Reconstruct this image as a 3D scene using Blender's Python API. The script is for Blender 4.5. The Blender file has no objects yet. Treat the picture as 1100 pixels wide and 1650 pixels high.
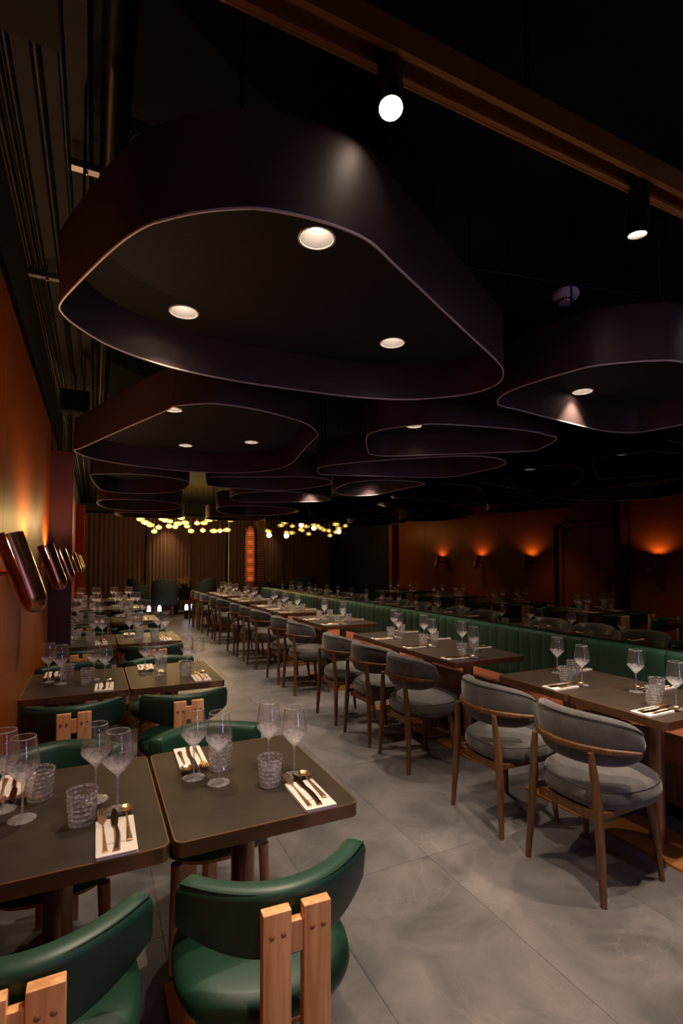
import bpy, bmesh, math, random
from mathutils import Vector, Matrix
random.seed(7)
PI = math.pi
scn = bpy.context.scene
COL = scn.collection

# ------------------------------------------------------------------ camera
cam_d = bpy.data.cameras.new('camera')
cam = bpy.data.objects.new('camera', cam_d)
COL.objects.link(cam)
cam_d.sensor_fit = 'VERTICAL'
cam_d.sensor_height = 36.0
cam_d.lens = 825.0 * 36.0 / 1650.0
cam_d.shift_y = 0.0298
cam_d.clip_start = 0.05
cam.location = (0, 0, 1.5)
cam.rotation_euler = (math.radians(92.0), 0, math.radians(-25.75))
scn.camera = cam

# ------------------------------------------------------------------ world, exposure, sampling behaviour
w = bpy.data.worlds.new('world')
scn.world = w
w.use_nodes = True
w.node_tree.nodes['Background'].inputs[0].default_value = (0.0, 0.0, 0.0, 1)
w.node_tree.nodes['Background'].inputs[1].default_value = 0.0
scn.view_settings.view_transform = 'Standard'
scn.view_settings.look = 'None'
scn.view_settings.gamma = 1.0
scn.view_settings.use_curve_mapping = False
scn.view_settings.exposure = 1.1
cy = scn.cycles
cy.max_bounces = 10
cy.diffuse_bounces = 4
cy.glossy_bounces = 5
cy.transmission_bounces = 8
cy.transparent_max_bounces = 40
cy.caustics_reflective = False
cy.caustics_refractive = False
cy.sample_clamp_indirect = 4.0

WARM = (1.0, 0.80, 0.61)
POWER_DOWN = 38.0      # each recessed downlight
POWER_TRACK = 60.0     # each track spot
POWER_SCONCE = 8.0
POWER_PENDANT = 2.2
POWER_VIOLET = 9.0

def add_light(kind, name, loc, power, color, parent=None, aim=None, size=0.03, angle=100, blend=0.5):
    d = bpy.data.lights.new(name, kind)
    d.energy = power
    d.color = color
    if kind in ('POINT', 'SPOT'):
        d.shadow_soft_size = size
    if kind == 'SPOT':
        d.spot_size = math.radians(angle)
        d.spot_blend = blend
    o = bpy.data.objects.new(name, d)
    COL.objects.link(o)
    if parent is not None:
        o.parent = parent
    o.location = loc
    if aim is not None:
        o.rotation_euler = Vector(aim).to_track_quat('-Z', 'Y').to_euler()
    return o

# ------------------------------------------------------------------ materials
MATS = {}
def nodes_of(name):
    m = bpy.data.materials.new(name)
    m.use_nodes = True
    nt = m.node_tree
    return m, nt, nt.nodes, nt.links, nt.nodes['Principled BSDF']

def mat(name, color, rough=0.5, metal=0.0, var=0.0, vscale=6.0, stretch=(1, 1, 1), bump=0.0, bscale=60.0,
        coat=0.0, sheen=0.0, spec=0.5, emit=None, estr=0.0, detail=4.0, rvar=0.0, random_obj=0.0):
    m, nt, N, L, B = nodes_of(name)
    B.inputs['Base Color'].default_value = (*color, 1)
    B.inputs['Roughness'].default_value = rough
    B.inputs['Metallic'].default_value = metal
    B.inputs['Specular IOR Level'].default_value = spec
    if coat:
        B.inputs['Coat Weight'].default_value = coat
        B.inputs['Coat Roughness'].default_value = 0.15
    if sheen:
        B.inputs['Sheen Weight'].default_value = sheen
    if emit:
        B.inputs['Emission Color'].default_value = (*emit, 1)
        B.inputs['Emission Strength'].default_value = estr
    if var or bump or rvar:
        tc = N.new('ShaderNodeTexCoord')
        mp = N.new('ShaderNodeMapping')
        mp.inputs['Scale'].default_value = stretch
        L.new(tc.outputs['Object'], mp.inputs['Vector'])
        if random_obj:
            oi = N.new('ShaderNodeObjectInfo')
            mu = N.new('ShaderNodeMath'); mu.operation = 'MULTIPLY'; mu.inputs[1].default_value = random_obj
            L.new(oi.outputs['Random'], mu.inputs[0])
            L.new(mu.outputs[0], mp.inputs['Location'])
        vec = mp.outputs['Vector']
    if var:
        n = N.new('ShaderNodeTexNoise')
        n.inputs['Scale'].default_value = vscale
        n.inputs['Detail'].default_value = detail
        n.inputs['Roughness'].default_value = 0.6
        L.new(vec, n.inputs['Vector'])
        r = N.new('ShaderNodeValToRGB')
        r.color_ramp.elements[0].position = 0.3
        r.color_ramp.elements[1].position = 0.7
        r.color_ramp.elements[0].color = (*[c * (1 - var) for c in color], 1)
        r.color_ramp.elements[1].color = (*[min(1, c * (1 + var)) for c in color], 1)
        L.new(n.outputs['Fac'], r.inputs['Fac'])
        L.new(r.outputs['Color'], B.inputs['Base Color'])
        if rvar:
            mr = N.new('ShaderNodeMapRange')
            mr.inputs['To Min'].default_value = max(0.02, rough - rvar)
            mr.inputs['To Max'].default_value = rough + rvar
            L.new(n.outputs['Fac'], mr.inputs['Value'])
            L.new(mr.outputs['Result'], B.inputs['Roughness'])
    if bump:
        n2 = N.new('ShaderNodeTexNoise')
        n2.inputs['Scale'].default_value = bscale
        n2.inputs['Detail'].default_value = 3.0
        L.new(vec, n2.inputs['Vector'])
        b = N.new('ShaderNodeBump')
        b.inputs['Strength'].default_value = bump
        b.inputs['Distance'].default_value = 0.002
        L.new(n2.outputs['Fac'], b.inputs['Height'])
        L.new(b.outputs['Normal'], B.inputs['Normal'])
    MATS[name] = m
    return m

def stone_mat():
    m, nt, N, L, B = nodes_of('floor_stone')
    tc = N.new('ShaderNodeTexCoord')
    oi = N.new('ShaderNodeObjectInfo')
    mu = N.new('ShaderNodeMath'); mu.operation = 'MULTIPLY'; mu.inputs[1].default_value = 37.0
    L.new(oi.outputs['Random'], mu.inputs[0])
    ad = N.new('ShaderNodeVectorMath'); ad.operation = 'ADD'
    L.new(tc.outputs['Object'], ad.inputs[0])
    L.new(mu.outputs[0], ad.inputs[1])
    n1 = N.new('ShaderNodeTexNoise'); n1.inputs['Scale'].default_value = 3.2; n1.inputs['Detail'].default_value = 9; n1.inputs['Roughness'].default_value = 0.62; n1.inputs['Distortion'].default_value = 0.6
    L.new(ad.outputs[0], n1.inputs['Vector'])
    r1 = N.new('ShaderNodeValToRGB')
    r1.color_ramp.elements[0].position = 0.33; r1.color_ramp.elements[0].color = (0.092, 0.084, 0.084, 1)
    r1.color_ramp.elements[1].position = 0.68; r1.color_ramp.elements[1].color = (0.195, 0.178, 0.175, 1)
    L.new(n1.outputs['Fac'], r1.inputs['Fac'])
    # thin pale veins: the zero crossing of a distorted noise
    n2 = N.new('ShaderNodeTexNoise'); n2.inputs['Scale'].default_value = 1.7; n2.inputs['Detail'].default_value = 5; n2.inputs['Distortion'].default_value = 1.2
    L.new(ad.outputs[0], n2.inputs['Vector'])
    s = N.new('ShaderNodeMath'); s.operation = 'SUBTRACT'; s.inputs[1].default_value = 0.5
    L.new(n2.outputs['Fac'], s.inputs[0])
    a = N.new('ShaderNodeMath'); a.operation = 'ABSOLUTE'
    L.new(s.outputs[0], a.inputs[0])
    r2 = N.new('ShaderNodeValToRGB')
    r2.color_ramp.elements[0].position = 0.0; r2.color_ramp.elements[0].color = (0.16, 0.16, 0.16, 1)
    r2.color_ramp.elements[1].position = 0.008; r2.color_ramp.elements[1].color = (0, 0, 0, 1)
    L.new(a.outputs[0], r2.inputs['Fac'])
    mx = N.new('ShaderNodeMix'); mx.data_type = 'RGBA'
    L.new(r2.outputs['Color'], mx.inputs['Factor'])
    L.new(r1.outputs['Color'], mx.inputs['A'])
    mx.inputs['B'].default_value = (0.33, 0.30, 0.29, 1)
    L.new(mx.outputs['Result'], B.inputs['Base Color'])
    B.inputs['Roughness'].default_value = 0.42
    n3 = N.new('ShaderNodeTexNoise'); n3.inputs['Scale'].default_value = 35; n3.inputs['Detail'].default_value = 6
    L.new(ad.outputs[0], n3.inputs['Vector'])
    b = N.new('ShaderNodeBump'); b.inputs['Strength'].default_value = 0.25; b.inputs['Distance'].default_value = 0.002
    L.new(n3.outputs['Fac'], b.inputs['Height'])
    L.new(b.outputs['Normal'], B.inputs['Normal'])
    MATS['stone'] = m

def wood_mat(name, c0, c1, rough, scale=1.0, axis='Z', random_obj=20.0):
    m, nt, N, L, B = nodes_of(name)
    tc = N.new('ShaderNodeTexCoord')
    oi = N.new('ShaderNodeObjectInfo')
    mu = N.new('ShaderNodeMath'); mu.operation = 'MULTIPLY'; mu.inputs[1].default_value = random_obj
    L.new(oi.outputs['Random'], mu.inputs[0])
    mp = N.new('ShaderNodeMapping')
    st = {'X': (1.5, 26, 26), 'Y': (26, 1.5, 26), 'Z': (26, 26, 1.5)}[axis]
    mp.inputs['Scale'].default_value = [v * scale for v in st]
    L.new(tc.outputs['Object'], mp.inputs['Vector'])
    L.new(mu.outputs[0], mp.inputs['Location'])
    n = N.new('ShaderNodeTexNoise'); n.inputs['Scale'].default_value = 2.2; n.inputs['Detail'].default_value = 6; n.inputs['Distortion'].default_value = 0.8
    L.new(mp.outputs['Vector'], n.inputs['Vector'])
    r = N.new('ShaderNodeValToRGB')
    r.color_ramp.elements[0].position = 0.32; r.color_ramp.elements[0].color = (*c0, 1)
    r.color_ramp.elements[1].position = 0.68; r.color_ramp.elements[1].color = (*c1, 1)
    L.new(n.outputs['Fac'], r.inputs['Fac'])
    L.new(r.outputs['Color'], B.inputs['Base Color'])
    B.inputs['Roughness'].default_value = rough
    MATS[name] = m

def thin_glass(name, tint, base, edge, rough=0.02, refr=0.0, glow=None, painted_glint=0.0, power=3.0, ramp=None, bands=0.0):
    """clear glass: see-through, with a reflection that grows towards grazing angles; painted white stands in for glints"""
    m = bpy.data.materials.new(name); m.use_nodes = True
    nt = m.node_tree; N = nt.nodes; L = nt.links
    N.remove(N['Principled BSDF'])
    out = N['Material Output']
    tr = N.new('ShaderNodeBsdfTransparent'); tr.inputs['Color'].default_value = (*tint, 1)
    gl = N.new('ShaderNodeBsdfGlossy'); gl.inputs['Roughness'].default_value = rough
    lw = N.new('ShaderNodeLayerWeight'); lw.inputs['Blend'].default_value = 0.5
    p = N.new('ShaderNodeMath'); p.operation = 'POWER'; p.inputs[1].default_value = power
    L.new(lw.outputs['Facing'], p.inputs[0])
    mr = N.new('ShaderNodeMapRange'); mr.inputs['To Min'].default_value = base; mr.inputs['To Max'].default_value = edge
    L.new(p.outputs[0], mr.inputs['Value'])
    mx = N.new('ShaderNodeMixShader')
    L.new(mr.outputs['Result'], mx.inputs['Fac'])
    src = tr.outputs[0]
    if refr > 0:
        g = N.new('ShaderNodeBsdfGlass'); g.inputs['IOR'].default_value = 1.45; g.inputs['Roughness'].default_value = 0.0
        m2 = N.new('ShaderNodeMixShader'); m2.inputs['Fac'].default_value = refr
        L.new(tr.outputs[0], m2.inputs[1]); L.new(g.outputs[0], m2.inputs[2])
        src = m2.outputs[0]
    refl = gl.outputs[0]
    if painted_glint:  # white scatter painted into the edges as bright outlines
        df = N.new('ShaderNodeBsdfDiffuse'); df.inputs['Color'].default_value = (0.92, 0.90, 0.92, 1)
        tl = N.new('ShaderNodeBsdfTranslucent'); tl.inputs['Color'].default_value = (0.92, 0.90, 0.92, 1)
        m4 = N.new('ShaderNodeMixShader'); m4.inputs['Fac'].default_value = 0.5
        L.new(df.outputs[0], m4.inputs[1]); L.new(tl.outputs[0], m4.inputs[2])
        m3 = N.new('ShaderNodeMixShader'); m3.inputs['Fac'].default_value = painted_glint
        L.new(gl.outputs[0], m3.inputs[1]); L.new(m4.outputs[0], m3.inputs[2]); refl = m3.outputs[0]
    L.new(src, mx.inputs[1]); L.new(refl, mx.inputs[2])
    res = mx.outputs[0]
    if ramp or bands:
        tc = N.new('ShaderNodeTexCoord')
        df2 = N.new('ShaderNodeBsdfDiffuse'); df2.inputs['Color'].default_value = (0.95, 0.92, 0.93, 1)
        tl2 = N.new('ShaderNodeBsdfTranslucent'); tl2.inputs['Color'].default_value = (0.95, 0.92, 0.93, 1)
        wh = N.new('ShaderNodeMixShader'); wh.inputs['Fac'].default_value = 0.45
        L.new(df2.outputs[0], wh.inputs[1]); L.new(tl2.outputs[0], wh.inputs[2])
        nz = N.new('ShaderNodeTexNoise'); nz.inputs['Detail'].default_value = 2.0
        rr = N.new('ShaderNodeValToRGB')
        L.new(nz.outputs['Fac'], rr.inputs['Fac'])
        if ramp:     # white painted where thick glass would gather light: foot, knuckle and cone, lip
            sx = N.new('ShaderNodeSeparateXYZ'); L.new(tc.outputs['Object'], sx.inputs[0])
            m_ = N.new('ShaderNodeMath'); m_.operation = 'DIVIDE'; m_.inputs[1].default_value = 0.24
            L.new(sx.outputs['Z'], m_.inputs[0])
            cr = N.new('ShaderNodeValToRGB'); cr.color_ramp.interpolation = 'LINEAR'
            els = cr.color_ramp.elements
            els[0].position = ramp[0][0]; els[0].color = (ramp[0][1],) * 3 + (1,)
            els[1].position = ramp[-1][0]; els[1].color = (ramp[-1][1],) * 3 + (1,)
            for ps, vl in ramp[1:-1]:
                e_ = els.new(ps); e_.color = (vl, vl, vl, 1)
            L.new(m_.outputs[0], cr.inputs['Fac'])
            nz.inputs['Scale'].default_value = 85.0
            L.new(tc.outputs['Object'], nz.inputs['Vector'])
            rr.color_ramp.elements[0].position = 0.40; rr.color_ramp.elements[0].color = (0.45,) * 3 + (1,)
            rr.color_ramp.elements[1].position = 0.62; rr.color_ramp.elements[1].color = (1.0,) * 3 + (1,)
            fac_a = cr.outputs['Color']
        else:        # white bands painted as the sparkle of cut rings around the tumbler
            wv = N.new('ShaderNodeTexWave'); wv.wave_type = 'BANDS'; wv.bands_direction = 'Z'
            wv.inputs['Scale'].default_value = bands; wv.inputs['Distortion'].default_value = 1.2; wv.inputs['Detail'].default_value = 1.0; wv.inputs['Detail Scale'].default_value = 8.0
            L.new(tc.outputs['Object'], wv.inputs['Vector'])
            cr = N.new('ShaderNodeValToRGB')
            cr.color_ramp.elements[0].position = 0.35; cr.color_ramp.elements[0].color = (0.05,) * 3 + (1,)
            cr.color_ramp.elements[1].position = 0.75; cr.color_ramp.elements[1].color = (0.82,) * 3 + (1,)
            L.new(wv.outputs['Fac'], cr.inputs['Fac'])
            mpn = N.new('ShaderNodeMapping'); mpn.inputs['Scale'].default_value = (110, 110, 40)
            L.new(tc.outputs['Object'], mpn.inputs['Vector']); L.new(mpn.outputs[0], nz.inputs['Vector'])
            nz.inputs['Scale'].default_value = 1.3
            rr.color_ramp.elements[0].position = 0.42; rr.color_ramp.elements[0].color = (0.12,) * 3 + (1,)
            rr.color_ramp.elements[1].position = 0.60; rr.color_ramp.elements[1].color = (1.0,) * 3 + (1,)
            fac_a = cr.outputs['Color']
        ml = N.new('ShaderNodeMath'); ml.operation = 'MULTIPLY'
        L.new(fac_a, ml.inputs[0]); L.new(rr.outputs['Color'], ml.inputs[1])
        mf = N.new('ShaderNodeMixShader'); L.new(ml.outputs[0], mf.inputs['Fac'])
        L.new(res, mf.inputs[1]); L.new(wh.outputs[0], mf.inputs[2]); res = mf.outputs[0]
    if glow:   # lamp glass lit from within
        e = N.new('ShaderNodeEmission'); e.inputs['Color'].default_value = (*glow[0], 1); e.inputs['Strength'].default_value = glow[1]
        ad = N.new('ShaderNodeAddShader'); L.new(res, ad.inputs[0]); L.new(e.outputs[0], ad.inputs[1]); res = ad.outputs[0]
    L.new(res, out.inputs['Surface'])
    MATS[name] = m

stone_mat()
mat('joint', (0.075, 0.070, 0.068), 0.9, var=0.2)
mat('black_ceiling', (0.006, 0.006, 0.006), 0.9, var=0.2, vscale=3)
mat('bulkhead', (0.016, 0.011, 0.0105), 0.8, var=0.2, vscale=4)
mat('orange_wall', (0.46, 0.105, 0.019), 0.37, spec=0.35, metal=0.0, var=0.10, vscale=1.6, bump=0.06, bscale=18)
mat('pilaster_red', (0.085, 0.020, 0.018), 0.45, var=0.15, vscale=5)
mat('dark_wall', (0.010, 0.008, 0.008), 0.8, var=0.2)
mat('mirror', (0.16, 0.14, 0.12), 0.015, metal=1.0, var=0.03, vscale=0.5)
mat('tabletop', (0.046, 0.033, 0.024), 0.42, spec=0.35, var=0.22, vscale=9, rvar=0.05, bump=0.08, bscale=90, random_obj=9)
mat('bronze', (0.27, 0.130, 0.058), 0.36, coat=0.6, metal=0.75, var=0.12, vscale=20)
mat('bronze_rim', (0.62, 0.38, 0.20), 0.30, metal=0.9, var=0.08, vscale=30)
mat('base_plate', (0.56, 0.25, 0.065), 0.42, metal=0.45, var=0.12, vscale=8)
mat('green_leather', (0.009, 0.046, 0.026), 0.46, spec=0.5, var=0.10, vscale=5, bump=0.10, bscale=260, random_obj=5)
mat('green_stitch', (0.006, 0.028, 0.016), 0.7, var=0.1)
wood_mat('pale_wood', (0.56, 0.245, 0.088), (0.86, 0.46, 0.205), 0.48, scale=0.8)
mat('peg', (0.30, 0.13, 0.06), 0.5, var=0.15, vscale=60)
wood_mat('walnut', (0.090, 0.038, 0.013), (0.185, 0.082, 0.030), 0.40)
mat('grey_velvet', (0.070, 0.065, 0.060), 0.85, var=0.38, vscale=13, bump=0.35, bscale=130, sheen=0.35, random_obj=11)
mat('grey_piping', (0.085, 0.079, 0.074), 0.9, var=0.15)
mat('terracotta_leather', (0.30, 0.085, 0.036), 0.45, var=0.10, vscale=5, bump=0.10, bscale=200, random_obj=5)
mat('copper', (0.36, 0.140, 0.062), 0.30, coat=1.0, metal=1.0, var=0.14, vscale=14, rvar=0.05)
mat('rose_gold', (0.95, 0.62, 0.32), 0.30, metal=1.0, var=0.08, vscale=40)
mat('dark_bronze', (0.26, 0.13, 0.055), 0.26, metal=1.0, var=0.10, vscale=40)
mat('napkin', (0.90, 0.80, 0.72), 0.9, var=0.04, vscale=40, bump=0.3, bscale=500)
mat('napkin_print', (0.42, 0.20, 0.20), 0.9, var=0.05)
mat('etched', (0.75, 0.78, 0.80), 0.7, var=0.03)
mat('raft_skin', (0.062, 0.036, 0.036), 0.50, metal=0.2, var=0.12, vscale=3, spec=0.5)
mat('raft_panel', (0.006, 0.0055, 0.005), 0.9, var=0.25, vscale=30)
mat('raft_rim', (0.60, 0.54, 0.52), 0.6, var=0.05)
mat('white_trim', (0.80, 0.78, 0.76), 0.5, var=0.03)
mat('cone_grey', (0.20, 0.19, 0.19), 0.6, var=0.05)
mat('black_metal', (0.012, 0.011, 0.011), 0.42, metal=0.3, var=0.15)
mat('conduit', (0.016, 0.013, 0.013), 0.42, metal=0.6, var=0.15)
mat('steel', (0.35, 0.33, 0.35), 0.32, metal=1.0, var=0.1)
mat('track_metal', (0.55, 0.27, 0.09), 0.5, metal=0.35, var=0.12, vscale=9)
mat('track_dark', (0.045, 0.024, 0.014), 0.5, metal=0.4, var=0.12)
mat('detector_white', (0.86, 0.82, 0.80), 0.5, var=0.04)
mat('curtain', (0.078, 0.025, 0.011), 0.75, var=0.14, vscale=3, stretch=(6, 6, 0.4), sheen=0.3)
mat('lamp_warm', (1, 0.9, 0.8), 0.5, emit=(1.0, 0.80, 0.60), estr=26.0, var=0.01)
mat('lamp_sconce', (1, 0.8, 0.6), 0.5, emit=(1.0, 0.62, 0.32), estr=9.0, var=0.01)
mat('lamp_amber', (1, 0.8, 0.4), 0.5, emit=(1.0, 0.72, 0.26), estr=16.0, var=0.01)
mat('lamp_violet', (0.8, 0.7, 1), 0.5, emit=(0.66, 0.60, 1.0), estr=2.5, var=0.01)
mat('panel_violet', (0.8, 0.7, 1), 0.5, emit=(0.64, 0.52, 1.0), estr=11.0, var=0.01)
mat('amber_slat', (0.55, 0.16, 0.05), 0.4, var=0.08)
mat('brown_slat', (0.10, 0.050, 0.026), 0.45, var=0.1)
mat('dark_green_fabric', (0.006, 0.014, 0.014), 0.8, var=0.15, bump=0.1)
mat('flower_gold', (0.35, 0.20, 0.05), 0.7, var=0.3, vscale=30)
mat('black_gloss', (0.008, 0.008, 0.010), 0.15, var=0.1)
thin_glass('wine_glass', (0.995, 0.99, 0.995), 0.055, 0.90, rough=0.04, painted_glint=0.08, power=4.5,
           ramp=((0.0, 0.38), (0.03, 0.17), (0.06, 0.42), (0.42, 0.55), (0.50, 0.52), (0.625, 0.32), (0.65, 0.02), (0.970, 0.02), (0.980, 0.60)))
thin_glass('tumbler_glass', (0.99, 0.985, 0.99), 0.07, 0.95, rough=0.08, refr=0.10, painted_glint=0.15, power=2.2, bands=23.0)
thin_glass('amber_glass', (1.0, 0.80, 0.30), 0.12, 0.6, glow=((1.0, 0.72, 0.16), 0.42))

MATS['orange_wall'].node_tree.nodes['Principled BSDF'].inputs['Specular Tint'].default_value = (1.0, 0.45, 0.18, 1)

# ------------------------------------------------------------------ object helpers
def setp(o, label=None, cat=None, group=None, kind=None):
    if label: o['label'] = label
    if cat: o['category'] = cat
    if group: o['group'] = group
    if kind: o['kind'] = kind
    return o

def new_obj(name, me, parent=None):
    o = bpy.data.objects.new(name, me)
    COL.objects.link(o)
    if parent is not None:
        o.parent = parent
    return o

def thing(name, loc=(0, 0, 0), rz=0.0, label=None, cat=None, group=None):
    o = bpy.data.objects.new(name, None)
    o.empty_display_size = 0.05
    COL.objects.link(o)
    o.location = loc
    o.rotation_euler = (0, 0, rz)
    return setp(o, label, cat, group)

def copy_tree(src, loc, rz, label=None, group=None):
    c = src.copy(); COL.objects.link(c)
    c.location = loc; c.rotation_euler = (0, 0, rz)
    if label: c['label'] = label
    if group: c['group'] = group
    for ch in src.children:
        k = ch.copy(); COL.objects.link(k); k.parent = c
        for g in ch.children:
            q = g.copy(); COL.objects.link(q); q.parent = k
    return c

class MB:
    """collects shapes into one mesh"""
    def __init__(s):
        s.v = []; s.f = []
    def add(s, vs, fs):
        o = len(s.v)
        s.v += [tuple(p) for p in vs]
        s.f += [tuple(i + o for i in f) for f in fs]
        return s
    def box(s, x0, x1, y0, y1, z0, z1, rz=0.0, bev=0.0):
        bm = bmesh.new()
        bmesh.ops.create_cube(bm, size=1.0)
        for q in bm.verts:
            q.co = Vector((q.co.x * (x1 - x0), q.co.y * (y1 - y0), q.co.z * (z1 - z0)))
        if bev:
            bmesh.ops.bevel(bm, geom=list(bm.edges), offset=bev, segments=2, profile=0.6, affect='EDGES')
        M = Matrix.Translation(((x0 + x1) / 2, (y0 + y1) / 2, (z0 + z1) / 2)) @ Matrix.Rotation(rz, 4, 'Z')
        bm.verts.index_update()
        vs = [M @ q.co for q in bm.verts]
        fs = [[q.index for q in f.verts] for f in bm.faces]
        bm.free()
        return s.add(vs, fs)
    def lathe(s, prof, seg=20, c=(0, 0, 0), sx=1.0, sy=1.0, cap0=False, cap1=False):
        vs = []; fs = []
        n = len(prof)
        for r, z in prof:
            for k in range(seg):
                a = 2 * PI * k / seg
                vs.append((c[0] + r * math.cos(a) * sx, c[1] + r * math.sin(a) * sy, c[2] + z))
        for i in range(n - 1):
            for k in range(seg):
                k2 = (k + 1) % seg
                fs.append((i * seg + k, i * seg + k2, (i + 1) * seg + k2, (i + 1) * seg + k))
        if cap0: fs.append(tuple(reversed(range(seg))))
        if cap1: fs.append(tuple(range((n - 1) * seg, n * seg)))
        return s.add(vs, fs)
    def tube(s, pts, rad, seg=10, flat=None):
        pts = [Vector(p) for p in pts]
        n = len(pts)
        if not hasattr(rad, '__len__'): rad = [rad] * n
        vs = []; fs = []
        up = None
        for i, p in enumerate(pts):
            t = (pts[min(i + 1, n - 1)] - pts[max(i - 1, 0)]).normalized()
            if up is None:
                up = Vector((0, 0, 1)) if abs(t.z) < 0.9 else Vector((1, 0, 0))
            a = t.cross(up).normalized(); b = a.cross(t).normalized(); up = b
            fx, fy = flat if flat else (1, 1)
            for k in range(seg):
                q = 2 * PI * k / seg
                vs.append(p + a * math.cos(q) * rad[i] * fx + b * math.sin(q) * rad[i] * fy)
        for i in range(n - 1):
            for k in range(seg):
                k2 = (k + 1) % seg
                fs.append((i * seg + k, i * seg + k2, (i + 1) * seg + k2, (i + 1) * seg + k))
        fs.append(tuple(reversed(range(seg)))); fs.append(tuple(range((n - 1) * seg, n * seg)))
        return s.add(vs, fs)
    def prism(s, poly, z0, z1, cap_top=True, cap_bot=True):
        n = len(poly)
        vs = [(x, y, z0) for x, y in poly] + [(x, y, z1) for x, y in poly]
        fs = [(i, (i + 1) % n, n + (i + 1) % n, n + i) for i in range(n)]
        if cap_bot: fs.append(tuple(reversed(range(n))))
        if cap_top: fs.append(tuple(range(n, 2 * n)))
        return s.add(vs, fs)
    def ring(s, outer, inner, z0, z1):
        n = len(outer)
        vs = [(x, y, z0) for x, y in outer] + [(x, y, z1) for x, y in outer] + [(x, y, z0) for x, y in inner] + [(x, y, z1) for x, y in inner]
        fs = []
        for i in range(n):
            j = (i + 1) % n
            fs += [(i, j, n + j, n + i), (2 * n + j, 2 * n + i, 3 * n + i, 3 * n + j), (n + i, n + j, 3 * n + j, 3 * n + i), (j, i, 2 * n + i, 2 * n + j)]
        return s.add(vs, fs)
    def loft(s, loops, close=True):
        n = len(loops[0]); vs = []; fs = []
        for l in loops: vs += l
        for i in range(len(loops) - 1):
            for k in range(n):
                k2 = (k + 1) % n
                fs.append((i * n + k, i * n + k2, (i + 1) * n + k2, (i + 1) * n + k))
        if close:
            fs.append(tuple(reversed(range(n)))); fs.append(tuple(range((len(loops) - 1) * n, len(loops) * n)))
        return s.add(vs, fs)
    def xform(s, M):
        s.v = [tuple(M @ Vector(p)) for p in s.v]
        return s
    def mesh(s, name, mats, smooth=None):
        me = bpy.data.meshes.new(name)
        me.from_pydata(s.v, [], s.f)
        me.materials.append(MATS[mats])
        bm = bmesh.new(); bm.from_mesh(me)
        bmesh.ops.recalc_face_normals(bm, faces=bm.faces)
        if smooth is not None:
            ang = math.radians(smooth)
            for f in bm.faces: f.smooth = True
            for e in bm.edges:
                if len(e.link_faces) == 2 and e.calc_face_angle(0) > ang:
                    e.smooth = False
        bm.to_mesh(me); bm.free()
        return me
    def obj(s, name, mats, parent=None, smooth=None):
        return new_obj(name, s.mesh(name, mats, smooth), parent)

def rrect(x0, x1, y0, y1, r, seg=5):
    out = []
    for cx, cyy, a0 in ((x1 - r, y0 + r, -90), (x1 - r, y1 - r, 0), (x0 + r, y1 - r, 90), (x0 + r, y0 + r, 180)):
        for k in range(seg + 1):
            a = math.radians(a0 + 90 * k / seg)
            out.append((cx + r * math.cos(a), cyy + r * math.sin(a)))
    return out

def catmull(pts, per=6):
    n = len(pts); out = []
    for i in range(n):
        p0, p1, p2, p3 = (Vector(pts[(i + k - 1) % n]) for k in range(4))
        for j in range(per):
            t = j / per
            q = 0.5 * ((2 * p1) + (-p0 + p2) * t + (2 * p0 - 5 * p1 + 4 * p2 - p3) * t * t + (-p0 + 3 * p1 - 3 * p2 + p3) * t ** 3)
            out.append((q.x, q.y))
    return out

def offset_loop(pts, d):
    n = len(pts); out = []
    area = sum(pts[i][0] * pts[(i + 1) % n][1] - pts[(i + 1) % n][0] * pts[i][1] for i in range(n))
    sg = 1 if area > 0 else -1
    for i in range(n):
        a = Vector(pts[i - 1]); b = Vector(pts[(i + 1) % n])
        t = (b - a).normalized()
        out.append((pts[i][0] - t.y * d * sg, pts[i][1] + t.x * d * sg))
    return out

def superloop(hw, hh, n, seg=32, cx=0, cyy=0):
    out = []
    for k in range(seg):
        a = 2 * PI * k / seg
        c, s_ = math.cos(a), math.sin(a)
        out.append((cx + hw * math.copysign(abs(c) ** (2 / n), c), cyy + hh * math.copysign(abs(s_) ** (2 / n), s_)))
    return out

ORD = ['front', 'second', 'third', 'fourth', 'fifth', 'sixth', 'seventh', 'eighth', 'ninth', 'tenth', 'eleventh', 'twelfth', 'thirteenth', 'fourteenth', 'fifteenth', 'sixteenth', 'seventeenth', 'eighteenth', 'nineteenth', 'twentieth']

# ================================================================== the setting
X_WALL = -0.37; X_MIR = 3.535; Y0 = -2.6; Y1 = 16.7; Z_CEIL = 3.3; Y_END = 11.35; X_END = 4.75
def struct(name, mb, m, parent=None, smooth=None):
    o = mb.obj(name, m, parent, smooth)
    if parent is None:
        o['kind'] = 'structure'
    return o

floor = struct('floor', MB().box(X_WALL - 0.1, X_END + 0.1, Y0 - 0.1, Y1 + 0.1, -0.12, -0.0035), 'joint')
TW, TL = 0.64, 1.2
tile_me = MB().box(-TW / 2 + 0.0008, TW / 2 - 0.0008, -TL / 2 + 0.0008, TL / 2 - 0.0008, -0.010, 0.0, bev=0.0008).mesh('floor_tile', 'stone')
for i in range(8):
    for j in range(16):
        t = new_obj('floor_tile', tile_me, floor)
        t.location = (X_WALL + TW * (i + 0.5), Y0 + TL * (j + 0.5) + (0.3 if i % 2 else 0.0) * 0, 0)
struct('ceiling', MB().box(X_WALL - 0.1, X_END + 0.1, Y0 - 0.1, Y1 + 0.1, Z_CEIL, Z_CEIL + 0.1), 'black_ceiling')
struct('trim_1', MB().box(X_WALL, -0.045, Y0, Y1, 3.19, Z_CEIL), 'bulkhead')
wl = struct('wall_left', MB().box(X_WALL - 0.1, X_WALL, Y0 - 0.1, Y1 + 0.1, 0, Z_CEIL), 'dark_wall')
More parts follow.
